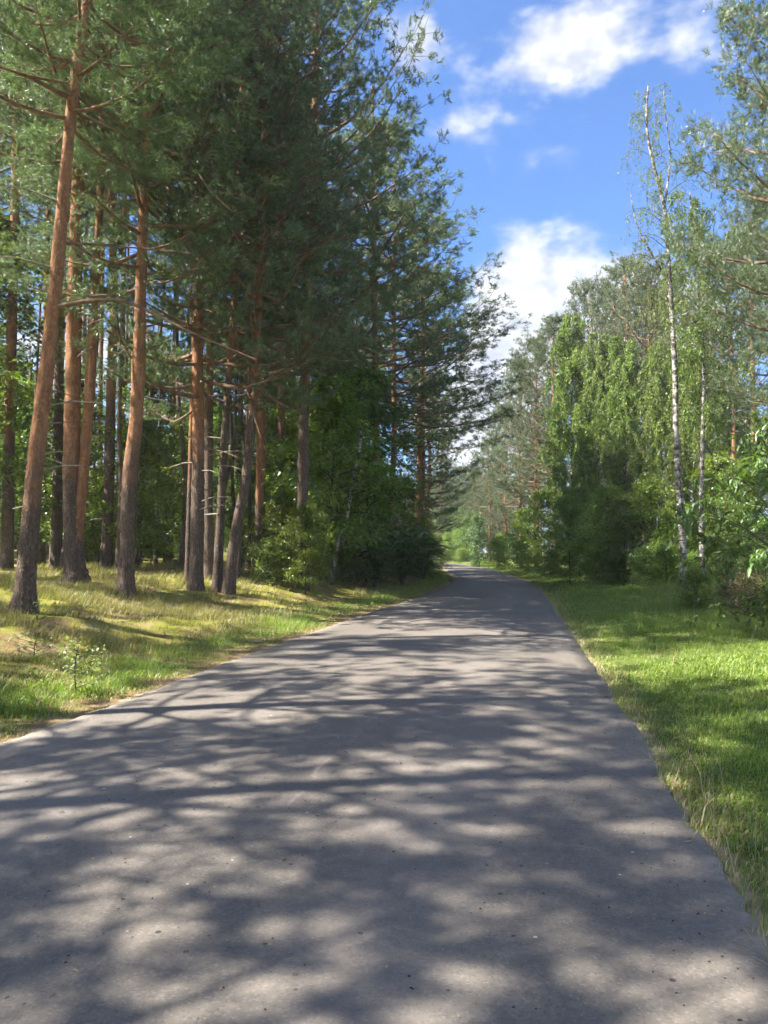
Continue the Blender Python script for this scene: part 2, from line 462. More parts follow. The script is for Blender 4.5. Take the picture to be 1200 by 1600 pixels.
tt = np.linspace(0, 1, 25)
Yr, Tr = np.meshgrid(rows, tt, indexing='ij')
wl = .035 * (vnoise(Yr * 1.3, Yr * 0, 11) - .5) + .05 * (vnoise(Yr * 9, Yr * 0, 12) - .5)
wr = .035 * (vnoise(Yr * 1.1, Yr * 0, 13) - .5) + .05 * (vnoise(Yr * 8, Yr * 0, 14) - .5)
xl = XL(Yr) + wl - .03; xr = XR(Yr) + wr + .03
Vr = np.stack([xl + (xr - xl) * Tr, Yr, .035 * (1 - (2 * Tr - 1) ** 2) + .004], -1)
sk = Vr[:, :1].copy(); sk[..., 2] -= .03; sk2 = Vr[:, -1:].copy(); sk2[..., 2] -= .03
Vr = np.concatenate([sk, Vr, sk2], 1); nr, nc = Vr.shape[:2]; idx = np.arange(nr * nc).reshape(nr, nc)
Fr = np.stack([idx[:-1, :-1], idx[:-1, 1:], idx[1:, 1:], idx[1:, :-1]], -1).reshape(-1, 4)
tl = np.concatenate([Tr[:, :1], Tr, Tr[:, -1:]], 1)
ac = np.stack([(tl - .5) * 5.0, Vr[..., 1], 0 * tl], -1)
tag(obj('road', mesh_np('road', Vr, Fr, M['asphalt'], {'across': ('FLOAT_VECTOR', ac)}, True)), 'narrow grey asphalt forest road', kind='structure')


# ------------------------------------------------------------------ foliage builders
def needles_mesh(name, p, d, rng, k=20, shoot=.17, nl=.085, wd=.012):
    n = len(p); p = np.repeat(p, k, 0); d = np.repeat(unit(d), k, 0)
    f = np.tile((np.arange(k) + .5) / k, n)[:, None]
    r = rng.standard_normal((n * k, 3)); r = unit(r - (r * d).sum(1)[:, None] * d)
    L = nl * rng.uniform(.75, 1.25, (n * k, 1))
    base = p + d * f * shoot
    tip = base + (d * (.35 + .6 * f) + r * .85) * L
    s = unit(np.cross(d, r)) * wd * .5
    V = np.stack([base - s, base + s, tip], 1).reshape(-1, 3)
    F = np.arange(n * k * 3).reshape(-1, 3)
    # one shoot = one island for colour: share through a common vertex is costly, so colour goes by needle
    return mesh_np(name, V, F, M['needle'])


def pine_proto(seed, H, R, n_limb, sub, shoots, prof, up0, up1, k=13, nl=.10, wd=.021, clump=.09):
    rng = np.random.default_rng(seed); wood = Acc(); ps = []; ds = []
    az = rng.uniform(0, 2 * PI)
    for i in range(n_limb):
        t = ((i + rng.uniform(.2, .8)) / n_limb)
        z0 = H * t * .97
        az += 2.399 + rng.uniform(-.5, .5)
        L = R * prof(t) * rng.uniform(.65, 1.15)
        e = up0 + (up1 - up0) * t + rng.uniform(-.15, .2)
        h = np.array([math.cos(az), math.sin(az), 0]); sd = np.array([-h[1], h[0], 0])
        u = np.linspace(0, 1, 7)[:, None]
        bend = rng.uniform(-.12, .12)
        path = np.array([0, 0, z0]) + h * L * u * math.cos(e) + np.array([0, 0, 1.]) * L * (u * math.sin(e) + .16 * u ** 2 - .10 * np.sin(u * PI)) + sd * L * bend * u ** 2
        ph = rng.uniform(0, 6.28, 2); am = L * rng.uniform(.01, .035, 2)
        path = path + sd * am[0] * np.sin(u * 7 + ph[0]) * u + np.array([0, 0, 1.]) * am[1] * np.sin(u * 8 + ph[1]) * u
        wood.add(*tube(path, np.linspace(.012 + .014 * L, .006, 7), 5))
        for j in range(sub):
            v = .22 + .80 * ((j + rng.uniform(0, 1)) / sub) ** .75
            q = np.array([np.interp(v, u[:, 0], path[:, c]) for c in range(3)])
            side = 1 if j % 2 else -1
            sa = rng.uniform(.5, 1.1) * side
            l2 = L * rng.uniform(.16, .34) * (1.15 - .5 * v) + .25
            d2 = h * math.cos(sa) + sd * math.sin(sa) + np.array([0, 0, rng.uniform(.05, .5)])
            d2 = unit(d2)
            w2 = np.linspace(0, 1, 3)[:, None]
            pth = q + d2 * l2 * w2 + np.array([0, 0, .12 * l2]) * w2 ** 2
            wood.add(*tube(pth, [.011, .008, .004], 3))
            m = shoots
            c_ = max(2, m // 4)                      # twig ends, each a tuft of a few shoots
            f = rng.uniform(.25, 1.05, c_) ** .7
            cc = q + d2 * l2 * f[:, None] + rng.normal(0, clump * 1.35, (c_, 3)) * np.array([1, 1, .7])
            cc = np.repeat(cc, 5, 0); m = len(cc)
            pp = cc + rng.normal(0, .035, (m, 3))
            dd = d2 * .7 + np.array([0, 0, .45]) + rng.normal(0, .75, (m, 3))
            ps.append(pp); ds.append(dd)
    V, F = wood.get()
    wm = mesh_np('pine_limbs', V, F, M['limb_bark'], None, True)
    cm = needles_mesh('pine_needles', np.concatenate(ps), np.concatenate(ds), rng, k, nl=nl, wd=wd)
    return wm, cm


LEAF2 = np.array([[0, 0, 0], [.42, .28, .05], [1, 0, -.06], [.42, -.28, .05]])


def leaves_mesh(name, p, d, size, rng, material, flat=.6, shape=LEAF2):
    """p positions, d pointing directions; every leaf a folded four-corner blade (two triangles)"""
    n = len(p); d = unit(d)
    nrm = rng.normal(0, 1, (n, 3)) * (1 - flat) + np.array([0, 0, flat * 1.3])
    nrm = unit(nrm - (nrm * d).sum(1)[:, None] * d); b = np.cross(nrm, d)
    sz = (np.asarray(size) * rng.uniform(.7, 1.25, n))[:, None]
    V = np.stack([p + (d * c[0] + b * c[1] + nrm * c[2]) * sz for c in shape], 1).reshape(-1, 3)
    o = np.arange(n)[:, None] * 4
    F = np.stack([o + [0, 1, 2], o + [0, 2, 3]], 1).reshape(-1, 3)
    return mesh_np(name, V, F, material)


def leafy_proto(seed, H, R, n_limb, sprays, leaves, size, material, z0=.15, bark='dark_bark', up=.7, droop=.0, flat=.65, rstem=.03, spray_r=.38):
    rng = np.random.default_rng(seed); wood = Acc(); P_ = []; D_ = []
    wood.add(*tube(smooth_path([(0, 0, -.1), (rng.uniform(-.1, .1), rng.uniform(-.1, .1), H * .5), (rng.uniform(-.2, .2), rng.uniform(-.2, .2), H * .95)], 7), np.linspace(rstem, .006, 7), 6))
    az = rng.uniform(0, 6)
    for i in range(n_limb):
        t = (i + rng.uniform(0, 1)) / n_limb
        zz = H * (z0 + (.95 - z0) * t); az += 2.399 + rng.uniform(-.6, .6)
        L = R * (math.sin(PI * (.18 + .80 * t)) ** .8) * rng.uniform(.55, 1.1)
        e = up * (.35 + .9 * t) + rng.uniform(-.2, .2)
        h = np.array([math.cos(az), math.sin(az), 0]); u = np.linspace(0, 1, 5)[:, None]
        path = np.array([0, 0, zz]) + h * L * u * math.cos(e) + np.array([0, 0, 1.]) * L * (u * math.sin(e) - (.15 + droop) * u ** 2)
        wood.add(*tube(path, np.linspace(.005 + rstem * .35, .003, 5), 4))
        for j in range(sprays):
            v = .25 + .75 * (j + rng.uniform(0, 1)) / sprays
            q = np.array([np.interp(v, u[:, 0], path[:, c]) for c in range(3)])
            q = q + rng.normal(0, .12 * R / 2, 3) * np.array([1, 1, .6])
            m = leaves; a = rng.uniform(0, 2 * PI, m); rr = spray_r * np.sqrt(rng.uniform(0, 1, m)) * rng.uniform(.6, 1.3)
            tilt = rng.normal(0, .25, 2)
            pp = np.stack([np.cos(a) * rr, np.sin(a) * rr, rng.normal(0, .05 + spray_r * .12, m)], 1)
            pp[:, 2] += pp[:, 0] * tilt[0] + pp[:, 1] * tilt[1] - (.35 + droop) * rr ** 2
            dd = np.stack([np.cos(a), np.sin(a), -.25 - droop + 0 * a], 1) + rng.normal(0, .45, (m, 3))
            P_.append(q + pp); D_.append(dd)
    V, F = wood.get()
    return (mesh_np('stems', V, F, M[bark], None, True), leaves_mesh('leaves', np.concatenate(P_), np.concatenate(D_), size, rng, M[material], flat))


def weeping(seed, axis, z0, n_limb, R, strands, leaves, size, slen=1.2, top_thin=.0, rr=.02):
    """birch crown grown along an axis polyline (local coordinates): ascending limbs, hanging strands"""
    rng = np.random.default_rng(seed); wood = Acc(); P_ = []; D_ = []
    axis = np.asarray(axis, float); zt = axis[:, 2]
    az = rng.uniform(0, 6)
    for i in range(n_limb):
        t = (i + rng.uniform(0, 1)) / n_limb
        z = zt[0] + (zt[-1] - zt[0]) * (z0 + (.99 - z0) * t); az += 2.399 + rng.uniform(-.6, .6)
        b = np.array([np.interp(z, zt, axis[:, 0]), np.interp(z, zt, axis[:, 1]), z])
        L = R * (1.05 - .72 * t) * rng.uniform(.5, 1.1) * (0.55 + .45 * min(1, t * 5))
        h = np.array([math.cos(az), math.sin(az), 0]); u = np.linspace(0, 1, 7)[:, None]
        path = b + h * L * u ** .9 * .85 + np.array([0, 0, 1.]) * L * (.95 * u - .75 * u ** 2.2)
        wood.add(*tube(path, np.linspace(.004 + rr * L / R, .003, 7), 4))
        for j in range(strands):
            if rng.uniform() < top_thin * t: continue
            v = .25 + .75 * (j + rng.uniform(0, 1)) / strands
            q = np.array([np.interp(v, u[:, 0], path[:, c]) for c in range(3)])
            l2 = slen * rng.uniform(.3, 1.2); sw = rng.normal(0, .18, 3); sw[2] = -1
            sw = sw / np.linalg.norm(sw); out = h * .25 + rng.normal(0, .2, 3)
            s = np.linspace(0, 1, 4)[:, None]
            pth = q + out * l2 * .5 * s * (1 - .3 * s) + sw * l2 * s ** 1.4
            wood.add(*tube(pth, [.004, .003, .003, .002], 3))
            m = leaves; f = rng.uniform(.05, 1, m)[:, None]
            pp = q + out * l2 * .5 * f * (1 - .3 * f) + sw * l2 * f ** 1.4 + rng.normal(0, .05, (m, 3))
            P_.append(pp); D_.append(np.array([0, 0, -.9]) + rng.normal(0, .6, (m, 3)))
    V, F = wood.get()
    return (mesh_np('twigs', V, F, M['dark_bark'], None, True), leaves_mesh('leaves', np.concatenate(P_), np.concatenate(D_), size, rng, M['birch_leaf'], .15))


# prototypes (mesh data shared by the copies)
EDGE = [pine_proto(11 + i, 15, 5.0, 74, 13, 13, lambda t: (.80 + .5 * t) * (1 - t ** 2.2) ** .8 if t < .5 else 1.02 * (1 - t ** 2.2) ** .75, .02, .75) for i in range(3)]
TALL = [pine_proto(31 + i, 8.5, 3.2, 38, 11, 14, lambda t: math.sin(PI * min(1, .22 + .76 * t)) ** .7, .15, .8) for i in range(3)]
NEAR = [pine_proto(41 + i, 12.5, 3.7, 58, 13, 26, lambda t: (.9 + .2 * t) * (1 - t ** 2.6) ** .8, .0, .7, nl=.085, wd=.015, clump=.13) for i in range(2)]
LEAFY = [leafy_proto(51, 6.5, 2.2, 40, 7, 42, .13, 'green_leaf', .10), leafy_proto(52, 5.0, 2.0, 34, 7, 42, .125, 'lime_leaf', .12),
         leafy_proto(53, 8.5, 2.6, 48, 7, 42, .14, 'green_leaf', .12)]
BUSH = [leafy_proto(61, 1.9, 1.15, 26, 5, 44, .075, 'green_leaf', .02, spray_r=.26, rstem=.018), leafy_proto(62, 1.7, 1.2, 26, 5, 44, .08, 'lime_leaf', .02, spray_r=.26, rstem=.018),
        leafy_proto(63, 2.4, 1.3, 30, 6, 44, .085, 'dark_leaf', .02, spray_r=.28, rstem=.02)]
WEEP = [weeping(71 + i, [(0, 0, 0), (.2, .1, 6), (.1, 0, 13)], .02, 76, 3.0, 15, 40, .125, 1.6) for i in range(2)]


# ------------------------------------------------------------------ trees
def trunk_mesh(pts, r0, r1, bark_h, sides=14, seed=0, flare=.35, matname='pine_bark', step=.25, jit=.03):
    """world polyline -> local mesh with the base at the origin"""
    rng = np.random.default_rng(seed)
    pts = np.asarray(pts, float); base = pts[0].copy()
    L = np.linalg.norm(np.diff(pts, axis=0), axis=1).sum(); n = max(6, int(L / step))
    path = smooth_path(pts - base, n); f = np.linspace(0, 1, n)
    z = path[:, 2]
    rad = (r0 * (1 - f) + r1 * f) * (1 + flare * np.exp(-np.maximum(z, 0) / .28))
    rad = rad * (1 + .03 * np.sin(z * 2.1 + seed) + .02 * np.sin(z * 5.3))
    path[0, 2] -= .25
    V, F = tube(path, rad, sides, jit, rng)
    if sides >= 16:                                  # plated bark and root flare as real relief
        c = np.repeat(path, sides, 0); th = np.tile(np.arange(sides) * 2 * PI / sides, n); zz = c[:, 2]
        ring = np.cos(th) * 2.2 + 40, np.sin(th) * 2.2 + 40
        pl = vnoise(ring[0] * 3 + np.floor(zz * 3.2) * 7, ring[1] * 3 + zz * 2.2, 41)
        lo = 1 - sstep(bark_h - .6, bark_h + 1.0, zz)
        kk = 1 + (.05 + .10 * lo) * (pl - .5) + .30 * np.exp(-np.maximum(zz, 0) / .22) * np.maximum(0, np.sin(th * 4 + seed)) ** 2
        V = c + (V - c) * kk[:, None]
    return mesh_np('trunk', V, F, M[matname], {'up': ('FLOAT', V[:, 2] - bark_h)}, True)


SEED = [100]


def whereabouts(x, y, near):
    px = 600 + 1200 * x / y
    if x < XL(y):
        w_ = [(60, 'behind the leftmost slim pine'), (160, 'behind the double-stemmed pine'), (260, 'behind the straight single pine'), (340, 'behind the stout reddish pine'), (440, 'behind the slanting pine'), (540, 'behind the broad dark trunk'), (9999, 'behind the feathery bushes')]
    else:
        w_ = [(755, 'past the bend'), (860, 'behind the layered pine at the bend'), (960, 'behind the large weeping birch'), (1035, 'behind the sunlit orange trunks'), (1115, 'behind the two near birches'), (99999, 'behind the large-leaved shrub')]
    return next(t for lim, t in w_ if px < lim) + (', nearer rank' if y < near else ', farther rank')



def pine(px, Y, path=None, top=20.0, r0=.2, bark_h=2.5, proto=None, crown_z=9.0, csx=1.0, csz=1.0, lean=(0, 0), label='', group=None, name='pine_tree', rz=None, limbs=(), stubs=0, second=None, sides=12, x=None):
    SEED[0] += 1; rng = np.random.default_rng(SEED[0])
    X = x if x is not None else (px - 600) / 1200 * Y
    zb = float(gz(X, Y))
    base = np.array([X, Y, zb])
    if path:
        pts = [base] + [P(a, b, Y) for a, b in path]
        last = pts[-1]; d = unit((pts[-1] - pts[-2])[None])[0]; d[:2] *= .55
        while pts[-1][2] < top: pts.append(pts[-1] + d * 3)
    else:
        pts = [base + np.array([lean[0] * f + rng.normal(0, .08) * (f > 0), lean[1] * f + rng.normal(0, .08) * (f > 0), (top - zb) * f]) for f in (0, .25, .5, .75, 1)]
    pts = np.array(pts)
    t = thing(name, label, 'tree', base, group)
    obj('trunk', trunk_mesh(pts, r0, r0 * .35, bark_h, sides + 8 if sides >= 16 else sides, SEED[0], step=.07 if sides >= 16 else .25), t)
    if second:
        sp = np.array([P(a, b, Y) for a, b in second]); d = sp[-1] - sp[-2]
        while sp[-1][2] < top: sp = np.vstack([sp, sp[-1] + d / d[2] * 3])
        o = obj('stem', trunk_mesh(sp, r0 * .62, r0 * .25, -.3, sides, SEED[0] + 5, 0), t, sp[0] - base)
    zs = pts[:, 2]
    cx = np.array([np.interp(crown_z, zs, pts[:, 0]), np.interp(crown_z, zs, pts[:, 1]), crown_z])
    tilt = np.array([np.interp(top, zs, pts[:, 0]), np.interp(top, zs, pts[:, 1]), top]) - cx
    if proto is not None:
        r = rng.uniform(0, 2 * PI) if rz is None else rz
        q = Vector(tilt).to_track_quat('Z', 'Y').to_matrix().to_euler()
        for nm, me in zip(('limbs', 'crown'), proto):
            c = obj(nm, me, t, cx - base, 0, (csx, csx, csz)); c.rotation_mode = 'QUATERNION'
            c.rotation_quaternion = Vector((0, 0, 1)).rotation_difference(Vector(tilt)) @ __import__('mathutils').Quaternion((0, 0, 1), r)
    for lp, dY, rad in limbs:                       # bare limbs the photograph shows, each a part
        lw = np.array([P(a, b, Y + dY * i / (len(lp) - 1)) for i, (a, b) in enumerate(lp)])
        V, F = tube(smooth_path(lw - lw[0], 14), np.linspace(rad, rad * .3, 14), 6, .06, rng)
        obj('branch', mesh_np('branch', V, F, M['limb_bark'], None, True), t, lw[0] - base)
    for i in range(stubs):
        z = rng.uniform(2.2, crown_z); c = np.array([np.interp(z, zs, pts[:, 0]), np.interp(z, zs, pts[:, 1]), z]); a = rng.uniform(0, 2 * PI)
        l = rng.uniform(.25, 1.3); d = np.array([math.cos(a), math.sin(a), rng.uniform(-.1, .35)])
        sp = np.array([0 * d, d * l * .5, d * l + [0, 0, -.12 * l]])
        V, F = tube(sp, [.022, .015, .007], 4)
        obj('dead_branch', mesh_np('dead_branch', V, F, M['dead_wood']), t, c - base)
    return t


GB = 'tall pines on the mossy bank'
pine(40, 13, [(50, 783), (60, 683), (72, 583), (83, 483), (97, 333), (110, 187), (122, 90), (133, 17)], 16.5, .15, 2.05, NEAR[0], 8.9, .8, .6,
     label='nearest thick orange pine leaning towards the road at the end of the bank', group=GB, sides=22, stubs=7,
     limbs=[([(84, 480), (140, 470), (190, 470), (240, 490), (300, 520), (400, 562)], -1.0, .042), ([(118, 158), (60, 128), (-10, 98)], -.5, .05),
            ([(112, 172), (150, 190), (205, 214)], .6, .04), ([(100, 380), (150, 382), (220, 388), (300, 396)], .5, .03), ([(66, 615), (90, 612), (118, 622)], .3, .018), ([(66, 665), (95, 660), (138, 660)], .5, .016)])
pine(120, 18, [(112, 783), (113, 650), (117, 450), (122, 300), (128, 150), (132, 20)], 18, .215, 2.6, TALL[1], 10.6, .9, .85,
     label='double-stemmed pine, grey and orange stems rising from one base', group=GB, sides=18, stubs=5,
     second=[(119, 850), (126, 783), (140, 617), (147, 450), (157, 300), (160, 167), (163, 60)])
pine(198, 17, [(203, 750), (213, 650), (218, 517), (220, 450), (223, 367), (226, 280), (232, 120)], 17, .172, 2.9, NEAR[1], 7.4, .9, .76,
     label='straight single pine with bright orange upper bark, right of the double-stemmed pine', group=GB, sides=18, stubs=6,
     limbs=[([(232, 546), (246, 541), (258, 534)], .1, .035), ([(228, 510), (240, 508), (246, 505)], 0, .03), ([(226, 428), (280, 424), (345, 414)], -.8, .028), ([(225, 225), (290, 248), (330, 300), (362, 330)], -1.5, .04)])
pine(307, 20, [(309, 780), (310, 650), (309, 560), (318, 300), (322, 200)], 20, .18, 3.4, EDGE[0], 5.3, .95, .95,
     label='stout reddish pine in the cluster where the bank meets the thicket', group=GB, sides=16, stubs=6,
     limbs=[([(320, 622), (350, 617), (380, 618), (402, 626)], -.5, .03), ([(320, 701), (355, 708), (405, 732)], -.5, .024)])
pine(294, 21, [(296, 800), (300, 650), (306, 400)], 17, .09, 3, None, 9, label='thin dark stem pressed against the stout reddish pine', group=GB)
pine(328, 23, [(326, 780), (327, 617), (330, 400)], 20, .15, 5, TALL[0], 10, 1, 1, label='slim pine half hidden behind the stout reddish pine', group=GB, stubs=3)
pine(340, 20.5, [(346, 780), (354, 640), (366, 480), (372, 350)], 19, .125, 5.5, EDGE[1], 7.2, .62, .8, label='slender grey pine just right of the stout reddish pine', group=GB, stubs=4)
pine(357, 20, [(370, 820), (384, 750), (397, 617), (404, 483), (410, 330)], 19, .15, 5.0, EDGE[2], 5.8, .9, .88, label='slanting pine leaning over to the right beside the thicket', group=GB, stubs=5,
     limbs=[([(384, 600), (394, 640), (410, 690), (424, 722)], -1.0, .022)])
pine(372, 24, [(378, 800), (384, 700), (390, 560)], 14, .06, 6, None, 8, label='thin dark sapling stem behind the slanting pine', group=GB)
pine(406, 27, [(406, 800), (408, 660), (404, 480), (418, 330)], 20, .20, 2.5, EDGE[0], 7.5, .72, .8, label='dark reddish pine standing upright at the back of the thicket', group=GB, stubs=4)
pine(12, 24, [(14, 700), (19, 480), (24, 300), (26, 130)], 21, .19, 4, TALL[1], 13, 1.1, 1, label='slim upright pine at the far edge of the bank, leftmost of all', group=GB, stubs=5)
pine(88, 26, [(90, 760), (92, 600), (96, 400)], 21, .2, 7, TALL[2], 14, 1, 1, label='dim brown pine between the leaning pine and the double-stemmed pine', group=GB, stubs=4)
pine(167, 25, [(170, 760), (174, 600), (178, 450), (172, 260), (168, 120)], 21, .19, 5, TALL[0], 13.5, 1.0, 1, label='slim brown pine set back between double-stemmed and straight pine', group=GB, stubs=5)
pine(190, 29, [(188, 760), (190, 600), (193, 433), (196, 260)], 21, .14, 3.5, TALL[1], 15, 1, .9, label='thin orange pine just behind the straight pine', group=GB, stubs=4)
pine(66, 32, [(68, 620), (72, 467), (80, 150)], 22, .15, 4, TALL[2], 15.5, 1, 1, label='slender reddish pine high up behind the leaning pine', group=GB, stubs=4)
pine(133, 34, [(132, 620), (133, 433), (140, 200)], 22, .12, 4, TALL[0], 16, .9, 1, label='narrow pine seen through the gap of the double-stemmed pine', group=GB, stubs=3)
pine(156, 37, [(157, 620), (160, 450), (164, 260)], 22, .13, 4, TALL[1], 17, .9, .9, label='narrow far pine just right of the double-stemmed pine', group=GB, stubs=3)
pine(105, 38, [(106, 600), (107, 433), (110, 250)], 22, .12, 4, TALL[2], 17, .9, .9, label='narrow far pine just left of the double-stemmed pine', group=GB, stubs=3)

GE = 'pines overhanging the road'
pine(545, 24.5, None, 23.5, .2, 6.5, EDGE[2], 7.6, .86, 1.06, (.4, 0), label='tall overhanging pine with a broad dark trunk standing in the leafy thicket', group=GE, x=-2.6)
pine(588, 34, [(588, 760), (588, 640), (586, 540)], 20.6, .16, 3, EDGE[0], 7.4, 1.1, .92, label='sunlit orange pine trunk above the feathery dark bush', group=GE, rz=1.0)
pine(616, 40, [(614, 760), (616, 690), (616, 600)], 19.6, .17, 3, EDGE[1], 7.0, 1.3, .88, label='second sunlit orange pine trunk right of the first, lit halfway up', group=GE, rz=2.2)
pine(652, 46, None, 18.6, .19, 3, EDGE[2], 7.6, 1.28, .74, (.5, 0), label='pine behind the feathery bush with limbs reaching across the road', group=GE, rz=.4)
pine(655, 54, None, 17.0, .18, 3, EDGE[0], 4.2, .82, .86, (.5, 0), label='farther roadside pine with low dark limbs before the bend', group=GE, rz=3.0)
pine(668, 66, None, 16.5, .18, 3, EDGE[1], 3.2, .72, .88, (.3, 0), label='last pine beside the bend, its limbs almost touching the ground', group=GE, rz=4.0)
pine(440, 33, None, 20, .2, 4, EDGE[0], 8, .9, .85, label='pine rising inside the thicket behind the broad dark trunk', group=GE)

# pines along the bank beside and behind the camera's view: they throw the shade on the near road
GN = 'pines on the bank beside the near road'
for i, (x, y, hh, cz, sc) in enumerate([(-9.2, 6.6, 14.5, 6.6, .9), (-10.5, -3.2, 16, 7.4, 1.0), (-10.2, 3.6, 16, 7.0, 1.0), (-8.8, .5, 15, 7.0, 1.05), (-17.0, -5.0, 21, 12, 1.1), (-17, 10.0, 20, 11, 1.0), (-20, 16, 19, 10, 1.0)]):
    pine(0, y, None, hh, .2, 2.5, TALL[i % 3], cz, sc, (hh - cz) / 8.4, label='tall pine beside the near road, shown only by its shade', group=GN, x=x)

# depth of the wood
rng = np.random.default_rng(5)
GD = 'pines in the depth of the wood'
spots = []
tries = 0
while len(spots) < 36 and tries < 4000:
    tries += 1
    y = rng.uniform(28, 105); x = rng.uniform(-.62 * y, XL(y) - 6.5)
    px = 600 + 1200 * x / y
    if 60 < px < 250 and (y < 45 or rng.uniform() < .7): continue
    if all((x - a) ** 2 + (y - b) ** 2 > 9.5 for a, b in spots): spots.append((x, y))
for i, (x, y) in enumerate(spots):
    px = 600 + 1200 * x / y
    hi = 60 < px < 250
    pine(0, y, None, rng.uniform(18, 21), rng.uniform(.12, .19), rng.uniform(3, 7), TALL[i % 3], rng.uniform(12.5, 14.5) if hi or y < 45 else rng.uniform(9.5, 12.5), rng.uniform(.85, 1.1), rng.uniform(.8, 1.0), (rng.normal(0, .4), 0),
         label='dim pine deep in the wood ' + whereabouts(x, y, 60), group=GD, x=x, sides=8)

rng = np.random.default_rng(6); spots = []
while len(spots) < 46:
    y = rng.uniform(23, 46); x = (rng.uniform(-10, 500) - 600) / 1200 * y
    if XL(y) - x > 6.5 and all((x - a) ** 2 + (y - b) ** 2 > 1.2 for a, b in spots): spots.append((x, y))
for i, (x, y) in enumerate(spots):
    pine(0, y, None, rng.uniform(9, 16), rng.uniform(.06, .125), 9, None, 8, lean=(rng.normal(0, .5), 0), label='slim dark stem in the shade ' + whereabouts(x, y, 34), group='slim stems in the shade of the wood', name='slim_tree', x=x, sides=7, stubs=2)

# ------------------------------------------------------------------ right side: birches, pines
def birch(path, Y, r0, label, forks=(), crown=None, seed=1):
    base = P(*path[0], Y); base[2] = float(gz(base[0], Y))
    pts = [base] + [P(a, b, Y) for a, b in path[1:]]
    t = thing('birch_tree', label, 'tree', base, 'birches beside the verge')
    obj('trunk', trunk_mesh(pts, r0, r0 * .22, 0, 12, seed, .3, 'birch_bark', .2, .02), t)
    for fk in forks:
        sp = np.array([P(a, b, Y) for a, b in fk])
        obj('stem', trunk_mesh(sp, r0 * .33, .015, -3, 8, seed + 2, 0, 'birch_bark', .3, .02), t, sp[0] - base)
    ax = smooth_path(np.array(pts) - base, 30)
    for c in crown:
        tw, lv = weeping(seed + 7, ax, **c)
        obj('twigs', tw, t); obj('crown', lv, t)
    return t


birch([(1068, 922), (1067, 850), (1060, 750), (1056, 670), (1055, 583), (1048, 467), (1043, 383), (1038, 323), (1017, 240), (1010, 187), (1013, 133)], 28, .14,
      'tall bare-topped birch with curving black-and-white trunk beside the verge',
      [[(1038, 323), (1043, 290), (1047, 240), (1040, 180), (1037, 138)], [(1046, 440), (1020, 400), (995, 350), (985, 300)]],
      [dict(z0=.50, n_limb=50, R=2.6, strands=9, leaves=20, size=.075, slen=1.3, top_thin=.6)], 3)
birch([(1100, 925), (1096, 817), (1097, 717), (1100, 583), (1093, 467), (1084, 380), (1078, 300)], 29, .105,
      'slimmer white birch close behind the tall bare-topped birch', [[(1094, 480), (1110, 400), (1118, 330)]],
      [dict(z0=.40, n_limb=60, R=2.6, strands=11, leaves=34, size=.09, slen=1.2, top_thin=.4)], 9)

GR = 'pines across the road'
pine(1275, 17, None, 21, .24, 4, NEAR[0], 6.6, .82, 1.15, label='large near pine with its boughs reaching in from the picture edge', group=GR, rz=.6, sides=10, x=10.0)
pine(1290, 24, None, 19, .2, 4, NEAR[1], 5.0, 1.0, 1.1, label='pine behind the large near pine at the picture edge', group=GR, x=14.2)
for i, (px, Y, top, cz, lab) in enumerate([
        (1147, 44, 19, 8.2, 'lit orange pine trunk behind the large-leaved shrub, thinner one'), (1181, 42, 20, 9.5, 'lit orange pine trunk behind the large-leaved shrub, thicker one'),
        (986, 52, 21, 10.5, 'sunlit orange pine trunk among the birch leaves, leftmost of three'), (1006, 55, 20, 11, 'sunlit slanting pine trunk between two others among birch leaves'),
        (1021, 50, 20, 10, 'sunlit orange pine trunk just left of the tall birch'), (812, 72, 19.5, 5.0, 'dark pine right of the bend with layered boughs'),
        (838, 66, 20, 6.0, 'dense pine beside the dark layered pine at the bend'), (868, 60, 20.0, 7.0, 'pine behind the weeping birch, nearer the bend'),
        (930, 58, 21.5, 8.5, 'tall pine whose tip rises between the birches'), (965, 62, 22.5, 9, 'tallest pine on the skyline left of the bare birch'),
        (790, 84, 17.5, 4.0, 'far pine closing the right side of the sky gap'), (1060, 58, 20, 9, 'pine behind the two near birches'), (1110, 60, 19.5, 9, 'pine in the far gap right of the birches'),
        (765, 96, 15.5, 3.5, 'far pale pine at the foot of the sky gap'), (745, 112, 13.5, 3, 'farthest low pine in the sky gap above the bend'), (722, 120, 12, 2.5, 'farthest pine closing the road just left of the gap')]):
    SEED[0] += 3
    dense = i in (5, 6, 10, 13, 14, 15, 7)
    pine(px, Y, None, top, .15 + .03 * (i % 2), 2.5, EDGE[i % 3] if dense else TALL[i % 3], cz, .85 if dense else 1.05, ((top - cz) / 15 * 1.02) if dense else (top - cz) / 8.3, (.5 if i in (3,) else 0, 0), label=lab, group=GR, sides=10)

rng = np.random.default_rng(15)
spots = []
tries = 0
while len(spots) < 40 and tries < 4000:
    tries += 1
    y = rng.uniform(62, 140); x = rng.uniform(XR(y) + 7, .68 * y)
    if all((x - a) ** 2 + (y - b) ** 2 > 16 for a, b in spots): spots.append((x, y))
for i, (x, y) in enumerate(spots):
    pine(0, y, None, rng.uniform(16, 20.5), rng.uniform(.12, .19), 3, (TALL + EDGE)[i % 6], rng.uniform(6.5, 9), rng.uniform(.8, 1.0), rng.uniform(.65, .8) if i % 6 > 2 else 1.15, (0, 0), label='tall pine in the far wood ' + whereabouts(x, y, 95), group='pines in the far wood across the road', x=x, sides=7)
spots = []; tries = 0
while len(spots) < 26 and tries < 3000:                      # wood that closes the view past the bend
    tries += 1
    y = rng.uniform(118, 175); x = rng.uniform(-20, 26)
    if (x > XR(y) + 3) and all((x - a) ** 2 + (y - b) ** 2 > 14 for a, b in spots): spots.append((x, y))
